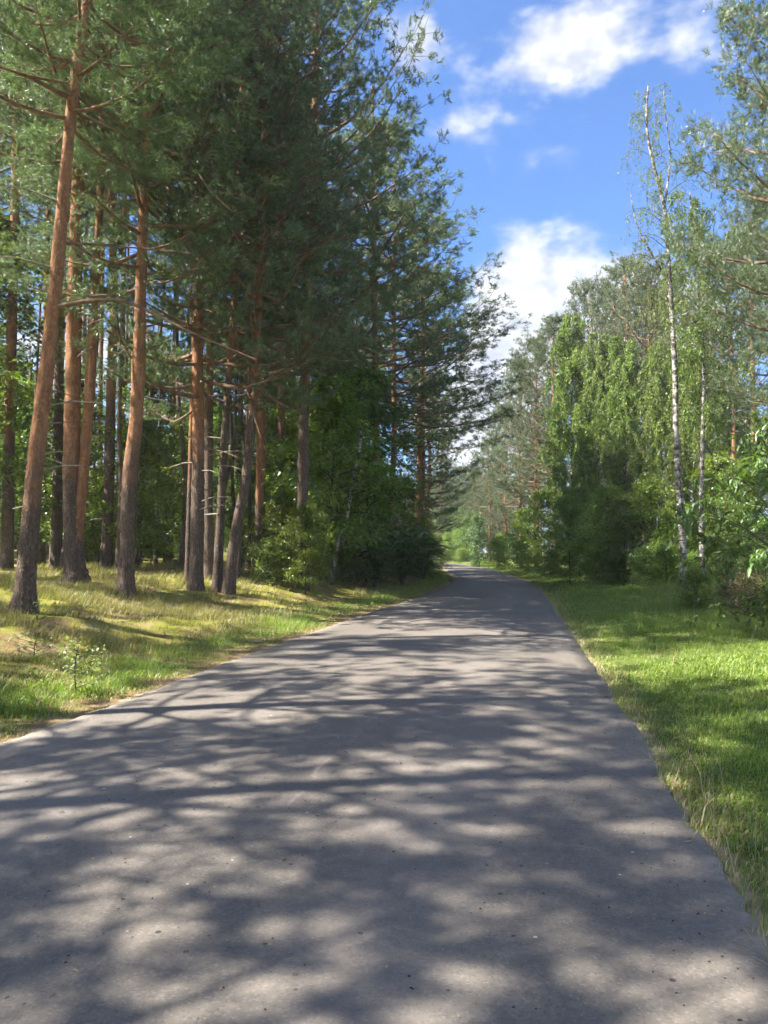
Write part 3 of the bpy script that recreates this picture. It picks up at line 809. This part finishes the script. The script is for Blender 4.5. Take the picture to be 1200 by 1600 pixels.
for i, (x, y) in enumerate(spots):
    pine(0, y, None, rng.uniform(12, 15), .15, 3, EDGE[i % 3], rng.uniform(1.5, 3), .9, rng.uniform(.75, .85), label='pale low pine ' + ('straight beyond the bend' if x < .11 * y else 'beyond the bend on the outer side') + (', nearer rank' if y < 145 else ', farther rank'), group='pines beyond the bend', x=x, sides=7)


def weeping_birch(px, Y, top, cz, k, label, s=1.0, r=.13):
    X = (px - 600) / 1200 * Y; zb = float(gz(X, Y)); base = np.array([X, Y, zb])
    t = thing('birch_tree', label, 'tree', base, 'weeping birches across the road')
    obj('trunk', trunk_mesh([base, base + [.1, 0, (top - zb) * .5], base + [.2, 0, top - zb]], r, .03, 0, 9, int(px), .3, 'birch_bark', .4, .02), t)
    sz = (top - cz) / 13
    for nm, me in zip(('twigs', 'crown'), WEEP[k]): obj(nm, me, t, (.1, 0, cz - zb), px * 1.7, (s, s, sz))
    return t


weeping_birch(893, 50, 17.2, 3.2, 0, 'large weeping birch, palest curtain of leaves beside the bend', 1.05)
weeping_birch(935, 47, 15.0, 2.8, 1, 'weeping birch just right of the large pale one', .95)
weeping_birch(975, 42, 13.4, 2.6, 0, 'weeping birch in front of the orange pine trunks', .85)
weeping_birch(1030, 40, 12.5, 2.0, 1, 'leafy young birch directly behind the tall bare-topped birch', .8)
weeping_birch(1085, 37, 12.0, 1.5, 0, 'leafy young birch between and behind the two near birches', .8)
weeping_birch(1150, 52, 13.0, 3, 1, 'birch in the far gap behind the large-leaved shrub', .9)


def leafy(px, Y, proto, s, label, group, name='broadleaf_tree', x=None, sz=None, cat='tree'):
    X = x if x is not None else (px - 600) / 1200 * Y
    t = thing(name, label, cat, (X, Y, float(gz(X, Y)) - .03), group, (X * 7 + Y * 3) % 6.28, (s, s, sz or s))
    for nm, me in zip(('stem', 'crown'), proto): obj(nm, me, t)
    return t


GU = 'broadleaf understorey in the wood'
rng = np.random.default_rng(25); spots = []; tries = 0
while len(spots) < 62 and tries < 5000:
    tries += 1
    y = rng.uniform(24, 80); x = rng.uniform(-.6 * y, XL(y) - 5.0)
    if x > -.2 * y - 1 and y < 30: continue
    if (XL(y) - x) < 9 and y < 30: continue
    if all((x - a) ** 2 + (y - b) ** 2 > 5.5 for a, b in spots): spots.append((x, y))
for i, (x, y) in enumerate(spots):
    leafy(0, y, LEAFY[(0, 1, 2, 1)[i % 4]], rng.uniform(.8, 1.05) if 60 < 600 + 1200 * x / y < 250 else rng.uniform(1.1, 1.75), ('bright' if i % 2 else 'deep') + ' green understorey tree ' + whereabouts(x, y, 48), GU, x=x)
for px, Y, k, s, lab in [(478, 23.4, 1, .55, 'bright-leaved tree standing before the broad dark trunk'), (520, 28, 1, 1.5, 'tallest bright-leaved tree of the thicket'), (572, 31.5, 0, 1.4, 'tall green tree between thicket and sunlit trunks'), (630, 42, 1, 1.1, 'bright-leaved tree behind the largest feathery bush'), (430, 27, 1, .55, 'small bright-leaved tree at the near edge of the thicket'), (455, 30, 0, .8, 'leafy tree just left of the broad dark trunk'), (505, 31, 1, .85, 'bright-leaved tree right of the broad dark trunk'),
                         (545, 33, 0, .8, 'dark green tree behind the leaning pale birch'), (575, 38, 2, .75, 'tall dark green tree behind the feathery bush'), (610, 44, 0, .8, 'dark green tree above the feathery bush, nearer the bend'),
                         (655, 58, 0, .75, 'green tree hanging over the road edge at the bend'), (395, 33, 1, .8, 'bright backlit tree behind the slanting pine')]:
    leafy(px, Y, LEAFY[k], s, lab, 'broadleaf trees of the thicket')
for px, Y, k, s, lab in [(890, 34, 1, .8, 'small broad-crowned tree on a thin trunk, alone on the verge'), (975, 35, 1, .8, 'many-leaved bright tree left of the birches'), (950, 38, 1, .95, 'green tree behind the small broad-crowned tree'),
                         (850, 50, 1, 1.1, 'bright broadleaf tree at the verge below the weeping birch'), (820, 58, 1, .95, 'broadleaf tree under the layered pine'), (1018, 34, 1, .95, 'bright broadleaf tree left of the tall birch'),
                         (1130, 35, 1, 1.15, 'bright broadleaf tree right of the slimmer birch'), (1160, 32, 0, .8, 'broadleaf tree behind the large-leaved shrub'), (1195, 30, 2, .7, 'broadleaf tree behind the shrub at the picture edge'), (1058, 32, 1, .72, 'low leafy tree at the foot of the tall birch'),
                         (905, 44, 1, 1.05, 'green tree in front of the weeping birch'), (780, 74, 1, .65, 'bright green tree at the outside of the bend'), (700, 104, 1, .8, 'sunlit tree straight beyond the bend'), (715, 110, 1, .9, 'second sunlit tree straight beyond the bend'), (690, 116, 0, 1.2, 'dark tree closing the road end, nearest the bushes'), (706, 118, 2, 1.0, 'tall dark tree closing the road end'), (724, 114, 0, 1.25, 'dark tree closing the road end, right of the tall one'), (738, 108, 0, 1.1, 'dark tree right of the road end')]:
    leafy(px, Y, LEAFY[k], s, lab, 'broadleaf trees along the verge')
GBu = 'bushes beside the road'
for px, Y, k, s, lab, sz in [(745, 74, 2, 1.2, 'dark column-shaped bush at the bend', 2.1), (778, 68, 1, 1.7, 'bright round bush right of the dark column-shaped bush', 1.5), (812, 60, 0, 1.5, 'green bush right of the bright round bush', 1.2), (722, 98, 1, 1.4, 'small bush at the far end of the road', 1.0), (697, 112, 0, 2.2, 'wide bush closing the road end', 1.6), (712, 114, 0, 2.2, 'second wide bush closing the road end', 1.8), (728, 106, 0, 2.0, 'third wide bush closing the road end', 1.6),
                         (1040, 30, 1, 1.0, 'green bush left of the tall birch foot', 1.0), (1010, 31, 0, .9, 'green bush below the many-leaved tree', .9), (1085, 30.5, 1, .8, 'low bush between the two near birches', .8), (930, 38, 0, 1.0, 'green bush under the small broad-crowned tree', .8), (965, 34, 1, .9, 'bright bush at the foot of the many-leaved tree', .8), (860, 46, 1, 1.1, 'bright bush on the verge below the weeping birch', .9),
                         (1140, 27, 0, .9, 'green bush right of the slimmer birch', .9),
                         (420, 24, 1, .75, 'bright low bush where the bank meets the thicket', .8), (450, 25.5, 0, .7, 'low green bush left of the broad dark trunk', .7), (500, 27.5, 1, .75, 'yellow-green bush right of the broad dark trunk', .9), (535, 28.5, 0, .8, 'low green bush left of the feathery bush', .7), (570, 36, 2, 1.1, 'dark bush behind the feathery bush', 1.2), (640, 44, 2, 1.3, 'dark bush behind the feathery bush near the bend', 1.2), (672, 56, 0, 1.3, 'green bush hiding the road past the bend', 1.3), (690, 66, 0, 1.1, 'last bush beside the road before the bend', 1.0)]:
    leafy(px, Y, BUSH[k], s, lab, GBu, 'bush', None, sz, 'bush')
rng = np.random.default_rng(33); spots = []; tries = 0
while len(spots) < 46 and tries < 3000:
    tries += 1
    if len(spots) % 2: y = rng.uniform(36, 95); x = rng.uniform(XR(y) + 4.5, .56 * y)
    else: y = rng.uniform(30, 80); x = rng.uniform(-.55 * y, XL(y) - 5)
    if abs(x) / y > .6: continue
    if all((x - a) ** 2 + (y - b) ** 2 > 4 for a, b in spots): spots.append((x, y))
for i, (x, y) in enumerate(spots):
    leafy(0, y, BUSH[i % 3], rng.uniform(.8, 1.5), ('green', 'yellow-green', 'dark')[i % 3] + ' bush in the shade ' + whereabouts(x, y, 55), 'bushes under the trees', 'bush', x, None, 'bush')


rng = np.random.default_rng(34); spots = []; tries = 0
while len(spots) < 64 and tries < 4000:
    tries += 1
    y = rng.uniform(85, 150); x = rng.uniform(-.55 * y, .58 * y)
    if XL(y) - 4 < x < XR(y) + 4: continue
    if all((x - a) ** 2 + (y - b) ** 2 > 12 for a, b in spots): spots.append((x, y))
for i, (x, y) in enumerate(spots):
    leafy(0, y, (BUSH[0], LEAFY[1], BUSH[2], LEAFY[0])[i % 4], (2.4, .9, 2.2, .9)[i % 4] * rng.uniform(.8, 1.2), ('wide', 'yellow-green', 'dark wide', 'tall')[i % 4] + ' hazy far bush ' + whereabouts(x, y, 118), 'bushes at the far end of the wood', 'bush', x, None, 'bush')


# leaning pale birch and a snag in the thicket
def snag(path, Y, r, label, m='dead_wood', name='dead_stem', cat='dead tree'):
    b = P(*path[0], Y); b[2] = float(gz(b[0], Y)); pts = [b] + [P(x, y, Y) for x, y in path[1:]]
    t = thing(name, label, cat, b); obj('trunk', trunk_mesh(pts, r, r * .5, 0, 8, 5, .2, m, .25, .05), t); return t


snag([(517, 890), (528, 850), (541, 815), (548, 770), (562, 700), (566, 660)], 27.5, .07, 'thin pale birch stem leaning through the thicket', 'birch_bark', 'young_birch', 'tree')
snag([(624, 850), (624, 825), (622, 807)], 34.0, .075, 'broken pale snag standing above the feathery bush')

# ------------------------------------------------------------------ feathery bush: every frond a part
def frond_mesh():
    a = Acc(); n = 13
    for i in range(n):
        for s in (-1, 1):
            x = .10 + .86 * i / (n - 1); L = .21 * math.sin(PI * (.16 + .76 * i / (n - 1))); z = -.34 * x * x
            b = np.array([x, 0, z]); d = np.array([.5, s * .86, -.25]); wv = np.array([.03, 0, 0])
            a.add(np.array([b - wv, b + wv, b + d * L * .6 + wv * 1.1, b + d * L + [0, 0, -.02], b + d * L * .55 - wv * 1.1]), np.array([[0, 1, 2], [0, 2, 4], [4, 2, 3]]))
    V, F = tube([(0, 0, 0), (.35, 0, -.04), (.7, 0, -.17), (1, 0, -.34)], [.009, .007, .005, .003], 3)
    F = np.concatenate([F[:, :3], F[:, [0, 2, 3]]]); a.add(V, F)
    V, F = a.get(); return mesh_np('frond', V, F, M['dark_leaf'])


FROND = frond_mesh()


def feathery(px, Y, H, R, n, label, seed):
    rng = np.random.default_rng(seed); X = (px - 600) / 1200 * Y; zb = float(gz(X, Y))
    t = thing('feathery_bush', label, 'bush', (X, Y, zb), 'feathery bushes on the bank by the bend')
    acc = Acc(); k = 9; tips = []
    for i in range(k):
        a = i * 2.4; r = R * rng.uniform(.2, .75)
        pth = smooth_path([(0, 0, -.1), (math.cos(a) * r * .4, math.sin(a) * r * .4, H * .5), (math.cos(a) * r, math.sin(a) * r, H * rng.uniform(.65, .95))], 6)
        acc.add(*tube(pth, np.linspace(.03, .01, 6), 5)); tips.append(pth)
    V, F = acc.get(); obj('stems', mesh_np('stems', V, F, M['dark_bark'], None, True), t)
    for i in range(n):
        pth = tips[i % k]; f = rng.uniform(.15, 1); q = np.array([np.interp(f, np.linspace(0, 1, 6), pth[:, c]) for c in range(3)])
        o = obj('frond', FROND, t, q); l = rng.uniform(.5, .95) * R * .62
        o.rotation_euler = (rng.normal(0, .3), rng.uniform(-.75, .25), rng.uniform(0, 2 * PI)); o.scale = (l, l, l)


feathery(585, 29.5, 2.1, 1.8, 170, 'feathery dark bush with drooping fronds at the grass edge', 1)
feathery(628, 33.5, 2.7, 2.0, 190, 'largest feathery bush, beside the road before the bend', 2)
feathery(662, 40, 2.5, 1.9, 150, 'feathery bush farthest along, leaning over the road edge', 3)
feathery(560, 32.5, 2.8, 1.8, 140, 'feathery bush set back among the pines', 4)


# ------------------------------------------------------------------ large-leaved shrub at the picture edge: leaves as parts
def leaf_part(L, Wd, fold, curl, m):
    xs = [0, .18, .42, .7, .9, 1.0]; ws = [.02, .6, 1, .75, .35, 0.0]; V = []; F = []
    for x, ww in zip(xs, ws):
        z = -curl * x * x * L
        V += [(x * L, -ww * Wd / 2, z + fold * ww * Wd), (x * L, 0, z), (x * L, ww * Wd / 2, z + fold * ww * Wd)]
    for i in range(len(xs) - 1):
        for j in range(2): F.append((i * 3 + j, i * 3 + j + 1, i * 3 + 4 + j, i * 3 + 3 + j))
    return mesh_np('leaf', V, F, M[m], None, True)


def big_shrub():
    Y0 = 13.0; X = (1232 - 600) / 1200 * Y0; zb = float(gz(X, Y0)); rng = np.random.default_rng(8)
    t = thing('cherry_shrub', 'large-leaved glossy shrub hanging over the verge at the picture edge', 'shrub', (X, Y0, zb))
    lm = [leaf_part(.15, .055, .25, .35, 'big_leaf'), leaf_part(.13, .05, .2, .6, 'big_leaf'), leaf_part(.17, .06, .3, .2, 'big_leaf')]
    P_ = []; D_ = []; twp = []
    for i in range(46):
        a = rng.uniform(0, 2 * PI); tz = rng.uniform(.0, 1); H = .7 + 3.6 * tz
        L = 2.0 * math.sin(PI * (.3 + .6 * tz)) * rng.uniform(.6, 1.1)
        h = np.array([math.cos(a), math.sin(a), 0]); u = np.linspace(0, 1, 7)[:, None]
        pth = np.array([0, 0, H * .55]) + h * L * u + np.array([0, 0, 1.]) * (H * .45 * np.sin(u * PI * .5) + .25 * u - .75 * u ** 2.2)
        V, F = tube(pth, np.linspace(.016, .003, 7), 5)
        obj('branch', mesh_np('branch', V, F, M['dark_bark'], None, True), t)
        for j in range(11):
            v = rng.uniform(.25, 1); q = np.array([np.interp(v, u[:, 0], pth[:, c]) for c in range(3)]) + rng.normal(0, .03, 3)
            d2 = unit((h * .6 + rng.normal(0, .55, 3) + [0, 0, -.1])[None])[0]; l2 = rng.uniform(.25, .6)
            for k in range(9):
                f = (k + rng.uniform(0, 1)) / 9
                P_.append(q + d2 * l2 * f + np.array([0, 0, -.25 * f * f * l2])); D_.append(d2 * .6 + rng.normal(0, .6, 3) + [0, 0, -.45])
    V, F = tube(smooth_path([(0, 0, -.1), (.05, 0, 1), (0, .05, 2.2), (.1, 0, 3.2)], 8), np.linspace(.05, .012, 8), 7)
    obj('stem', mesh_np('stem', V, F, M['dark_bark'], None, True), t)
    P_ = np.array(P_); D_ = np.array(D_)
    score = -(P_[:, 0] * 1.0 + P_[:, 1] * .9) + rng.normal(0, .12, len(P_)); order = np.argsort(-score)
    for i in order[:300]:
        o = obj('leaf', lm[i % 3], t, P_[i]); o.rotation_mode = 'QUATERNION'
        o.rotation_quaternion = Vector(D_[i]).to_track_quat('X', 'Z'); s = rng.uniform(.75, 1.15); o.scale = (s, s, s)
    rest = order[300:]
    tag(obj('foliage', leaves_mesh('foliage', P_[rest], D_[rest], .15, rng, M['big_leaf'], .5, np.array([[0, 0, 0], [.45, .19, .06], [1, 0, -.1], [.45, -.19, .06]])), t), kind='stuff')


big_shrub()


def sapling(px, Y, H, R, n, label, seed, ls=.05):
    rng = np.random.default_rng(seed); X = (px - 600) / 1200 * Y; zb = float(gz(X, Y))
    t = thing('sapling', label, 'sapling', (X, Y, zb))
    lm = leaf_part(ls, ls * .62, .15, .3, 'sap_leaf')
    V, F = tube(smooth_path([(0, 0, -.05), (-.02, 0, H * .5), (.03, 0, H)], 7), np.linspace(.009, .003, 7), 5)
    obj('stem', mesh_np('stem', V, F, M['dark_bark'], None, True), t)
    k = 11
    for i in range(k):
        a = i * 2.4 + rng.uniform(-.4, .4); z = H * (.12 + .8 * i / k); L = R * (1.1 - .7 * i / k) * rng.uniform(.6, 1.1)
        d = np.array([math.cos(a), math.sin(a), .35]); pth = np.array([0, 0, z]) + d * L * np.linspace(0, 1, 4)[:, None]
        V, F = tube(pth, [.005, .004, .003, .002], 4); obj('twig', mesh_np('twig', V, F, M['dark_bark']), t)
        for j in range(n // k):
            f = rng.uniform(.25, 1.05); o = obj('leaf', lm, t, np.array([0, 0, z]) + d * L * f + rng.normal(0, .03, 3)); o.rotation_euler = (rng.normal(0, .6), rng.normal(.1, .5), rng.uniform(0, 6.28)); s = rng.uniform(.7, 1.2); o.scale = (s, s, s)


sapling(124, 8.6, .62, .50, 209, 'small pale-leaved sapling alone on the mossy bank', 3)
sapling(60, 10.2, .36, .4, 66, 'low spreading seedling on the bank left of the sapling', 4)
sapling(62, 12.2, .35, .2, 33, 'tiny seedling at the foot of the leaning pine', 5)


# low shrubs on the verge at the feet of the birches
lowbr = leafy_proto(81, .9, .75, 22, 5, 40, .05, 'heath', .02, spray_r=.2, rstem=.01)
lowgr = leafy_proto(82, 1.0, .7, 22, 5, 44, .055, 'birch_leaf', .02, spray_r=.2, rstem=.01)
leafy(1088, 19.5, lowgr, 1.0, 'feathery low green shrub in the grass before the birches', 'low shrubs on the verge', 'low_shrub', None, None, 'shrub')
leafy(1165, 17.0, lowbr, 1.0, 'brownish low shrub in the grass under the large-leaved shrub', 'low shrubs on the verge', 'low_shrub', None, None, 'shrub')
leafy(1135, 21, lowbr, .9, 'brownish shrub between low green shrub and large-leaved shrub', 'low shrubs on the verge', 'low_shrub', None, .7, 'shrub')


# ------------------------------------------------------------------ grass
def blades(pos, L, wd, col, rng, lean, wind, seg):
    n = len(pos); a = rng.uniform(0, 2 * PI, n)
    d = np.stack([np.cos(a), np.sin(a), 0 * a], 1) * (lean * rng.uniform(.2, 1.3, n))[:, None] + wind
    upv = np.array([0, 0, 1.]); s = np.stack([-np.sin(a), np.cos(a), 0 * a], 1) * (wd * .5)[:, None]
    L = L[:, None]
    if seg == 1:
        tip = pos + (d + upv) / np.sqrt(1 + (d ** 2).sum(1))[:, None] * L
        V = np.stack([pos - s, pos + s, tip], 1).reshape(-1, 3); F = np.arange(3 * n).reshape(-1, 3)
        return V, F, np.repeat(col, 3, 0)
    m = pos + (d * .30 + upv * .55) * L; tip = pos + (d * 1.0 + upv * (.95 - .28 * np.linalg.norm(d, axis=1))[:, None]) * L
    V = np.stack([pos - s, pos + s, m - s * .75, m + s * .75, tip], 1).reshape(-1, 3)
    o = np.arange(n)[:, None] * 5
    F = np.stack([o + [0, 1, 3], o + [0, 3, 2], o + [2, 3, 4]], 1).reshape(-1, 3)
    return V, F, np.repeat(col, 5, 0)


GREEN = np.array([[.13, .235, .028], [.175, .29, .035], [.22, .33, .045], [.26, .34, .06]])
STRAW = np.array([[.30, .24, .12], [.38, .31, .17], [.26, .22, .09], [.44, .37, .22]])
OLIVE = np.array([[.15, .15, .045], [.20, .18, .06], [.11, .13, .035], [.24, .21, .085]])


def pick(rng, tabs, wts):
    n = len(wts[0]); c = np.array(wts); c = c / c.sum(0); u = rng.uniform(0, 1, n)
    k = (u[None] > np.cumsum(c, 0)).sum(0).clip(0, len(tabs) - 1)
    out = np.array(tabs)[k, rng.integers(0, 4, n)] * rng.uniform(.8, 1.2, (n, 1))
    return np.concatenate([out, np.ones((n, 1))], 1)


def sow(rng, side, y0, y1, s1, dens):
    area = (y1 - y0) * s1; n = int(area * dens)
    y = rng.uniform(y0, y1, n); s = s1 * rng.uniform(0, 1, n) - .03
    x = XL(y) - s if side < 0 else XR(y) + s
    k = (np.abs(x) < .5 * y + 2.2)
    return x[k], y[k], s[k]


acc = Acc(); cols = []
rng = np.random.default_rng(77)
for (y0, y1, s1, dens, seg) in [(1.5, 6, 4.5, 5200, 2), (6, 11, 6.5, 2900, 2), (11, 18, 9, 1500, 1), (18, 30, 13, 650, 1), (30, 50, 13, 260, 1), (50, 105, 9, 110, 1)]:
    for side in (1, -1):
        x, y, s = sow(rng, side, y0, y1, s1, dens * (1 if side > 0 else .85))
        clump = vnoise(x * 2.2, y * 2.2, 21); patch = vnoise(x * .6, y * .6, 22); n = len(x)
        edge = np.exp(-(s / .34) ** 2)
        far = 1 + .012 * y * (y > 11) + .3 * (y > 18)
        if side > 0:
            keep = rng.uniform(0, 1, n) < np.clip(.5 + sstep(.03, .3, s + .3 * (clump - .5)), 0, 1) * (.45 + .75 * clump)
            L = (.045 + .08 * clump * sstep(.1, 1.2, s) + .05 * sstep(1.5, 5, s) * patch + .065 * edge * (.4 + clump)) * rng.uniform(.5, 1.25, n)
            dry = edge * 1.7 + .05 * patch + .3 * (vnoise(x * .9, y * .7, 28) > .8)
            tall = rng.uniform(0, 1, n) < .0015 * (1 + 3 * edge)
            L = np.where(tall, rng.uniform(.25, .45, n), L); dry = np.where(tall, 2.0, dry)
            # tall seeding grass under the trees
            seed_g = sstep(3.2, 5.5, s + 1.5 * (patch - .5)) * (y > 14)
            L = L + seed_g * rng.uniform(.02, .28, n); dry = dry + seed_g * .5
            w_ = [np.ones(n), dry, .1 + .15 * patch]
        else:
            green = np.exp(-((s - .75) / .62) ** 2) * 1.3 + .12
            bare = sstep(1.3, 2.4, s) * ((clump < .40) | (vnoise(x * .7, y * .9, 29) < .42))
            keep = (rng.uniform(0, 1, n) < np.clip(.15 + sstep(.08, .45, s + .3 * (clump - .5)), 0, 1) * (.45 + .7 * clump)) & ~((bare > .5) & (rng.uniform(0, 1, n) < .88))
            L = (.05 + .12 * clump * sstep(.1, .8, s) + .11 * sstep(1.5, 4, s) * vnoise(x * .8, y * .8, 24)) * rng.uniform(.5, 1.25, n)
            w_ = [green, edge * 1.1 + .75 * sstep(1.2, 3, s) * (.25 + vnoise(x * .5, y * .6, 25)), .25 + .8 * sstep(1, 2.5, s)]
        x, y, s, L, n = x[keep], y[keep], s[keep], L[keep], int(keep.sum())
        far = far[keep]
        col = pick(rng, [GREEN, STRAW, OLIVE], [a[keep] for a in w_])
        pos = np.stack([x, y, gz(x, y) - .015], 1)
        wd = (.0042 + .0004 * y) * rng.uniform(.7, 1.3, n)
        wind = np.array([.12, -.1, 0]) if side > 0 else np.array([.35, -.12, 0]) * (.3 + sstep(1.5, 3, s))[:, None]
        V, F, c = blades(pos, L * np.minimum(far, 1.3), wd, col, rng, .75, wind, seg)
        acc.add(V, F); cols.append(c)
V, F = acc.get()
tag(obj('grass', mesh_np('grass', V, F, M['grass'], {'tint': ('FLOAT_COLOR', np.concatenate(cols))})), 'green verge grass and dry straw grass on both banks', 'grass', kind='stuff')

# litter: bark crumbs, cone scales and twigs on the road and its edges
rng = np.random.default_rng(91); n = 1100
y = 2.2 + 16 * rng.uniform(0, 1, n) ** 1.4; f = rng.uniform(0, 1, n)
edgey = rng.uniform(0, 1, n) < .35
f = np.where(edgey, np.where(rng.uniform(0, 1, n) < .5, rng.uniform(-.05, .05, n), 1 - rng.uniform(-.05, .05, n)), f)
x = XL(y) + (XR(y) - XL(y)) * f
z = np.where((f > 0.01) & (f < .99), .035 * (1 - (2 * f - 1) ** 2) + .006, gz(x, y) + .012)
a = rng.uniform(0, 2 * PI, n); l = rng.uniform(.003, .009, n) * np.where(rng.uniform(0, 1, n) < .08, 3.0, 1); ww = rng.uniform(.002, .005, n)
dx = np.stack([np.cos(a) * l, np.sin(a) * l, 0 * a], 1); dy = np.stack([-np.sin(a) * ww, np.cos(a) * ww, 0 * a], 1); c = np.stack([x, y, z], 1); up_ = np.array([0, 0, .005])
V = np.stack([c - dx - dy, c + dx - dy, c + dx + dy, c - dx + dy, c + up_], 1).reshape(-1, 3); o = np.arange(n)[:, None] * 5
F = np.stack([o + [0, 1, 4], o + [1, 2, 4], o + [2, 3, 4], o + [3, 0, 4]], 1).reshape(-1, 3)
tag(obj('litter', mesh_np('litter', V, F, M['litter'])), 'dark crumbs and twigs scattered on the asphalt', 'litter', kind='stuff')

# ------------------------------------------------------------------ haze volume, added to lift the darks like lens veil
x0, x1, y0, y1, z0, z1 = -425, 425, -30, 405, -1.5, 27
V = [(x0, y0, z0), (x1, y0, z0), (x1, y1, z0), (x0, y1, z0), (x0, y0, z1), (x1, y0, z1), (x1, y1, z1), (x0, y1, z1)]
F = [(3, 2, 1, 0), (4, 5, 6, 7), (0, 1, 5, 4), (1, 2, 6, 5), (2, 3, 7, 6), (3, 0, 4, 7)]
hm = bpy.data.materials.new('haze'); hm.use_nodes = True; h = NT(hm.node_tree); h.n.clear()
ho = h.node('ShaderNodeOutputMaterial'); pv = h.node('ShaderNodeVolumePrincipled')
pv.inputs['Color'].default_value = rgb(1.0, .99, .95); pv.inputs['Density'].default_value = .0008; pv.inputs['Anisotropy'].default_value = .3
h.l.new(pv.outputs[0], ho.inputs['Volume'])
tag(obj('haze', mesh_np('haze', V, F, hm)), 'thin haze added over the road to lift dark tones like lens veil', 'haze', kind='stuff')
cy.volume_bounces = 0

# ------------------------------------------------------------------ fallen branches, weeds
def fallen(px, Y, L, ang, r, label):
    X = (px - 600) / 1200 * Y; rng = np.random.default_rng(int(px)); t = thing('fallen_branch', label, 'branch', (X, Y, float(gz(X, Y)) + .01), 'fallen branches on the bank')
    u = np.linspace(-.5, .5, 7); xs = X + math.cos(ang) * L * u; ys = Y + math.sin(ang) * L * u
    p = np.stack([xs - X, ys - Y, gz(xs, ys) - float(gz(X, Y)) + r + rng.uniform(0, .03, 7)], 1)
    V, F = tube(smooth_path(p, 12), np.linspace(r, r * .4, 12), 6, .08, rng); obj('stick', mesh_np('stick', V, F, M['dead_wood'], None, True), t)
    for i in range(3):
        b = p[2 + i]; d = np.array([math.cos(ang + (-1) ** i * .8), math.sin(ang + (-1) ** i * .8), .25]) * L * rng.uniform(.15, .3)
        V, F = tube([b, b + d * .5, b + d], [r * .5, r * .4, r * .2], 4); obj('twig', mesh_np('twig', V, F, M['dead_wood']), t)


fallen(80, 10.8, .8, .5, .011, 'thin dead branch lying behind the pale-leaved sapling')
fallen(388, 13.5, .7, -.5, .010, 'dead stick lying in the grass close to the road')
fallen(250, 15.0, 1.3, .2, .018, 'longer dead branch lying below the straight single pine')
fallen(140, 15.5, 1.0, -.3, .015, 'dead branch lying at the foot of the double-stemmed pine')

rng = np.random.default_rng(55); P_ = []; D_ = []
for side, n, y0, y1, s1 in ((1, 700, 2.2, 16, 4.5), (-1, 260, 5, 15, 3.0)):
    y = rng.uniform(y0, y1, n); s_ = .25 + rng.uniform(0, 1, n) * s1; x = XR(y) + s_ if side > 0 else XL(y) - s_
    for a, b in zip(x, y):
        m = rng.integers(6, 14); q = np.array([a, b, float(gz(a, b)) + rng.uniform(.02, .07)]); th = rng.uniform(0, 2 * PI, m)
        P_.append(q + rng.normal(0, .035, (m, 3)) * [1, 1, .5]); D_.append(np.stack([np.cos(th), np.sin(th), rng.uniform(-.1, .5, m)], 1))
tag(obj('weeds', leaves_mesh('weeds', np.concatenate(P_), np.concatenate(D_), .045, rng, M['lime_leaf'], .8)), 'low broad-leaved weeds scattered through the verge grass', 'weeds', kind='stuff')
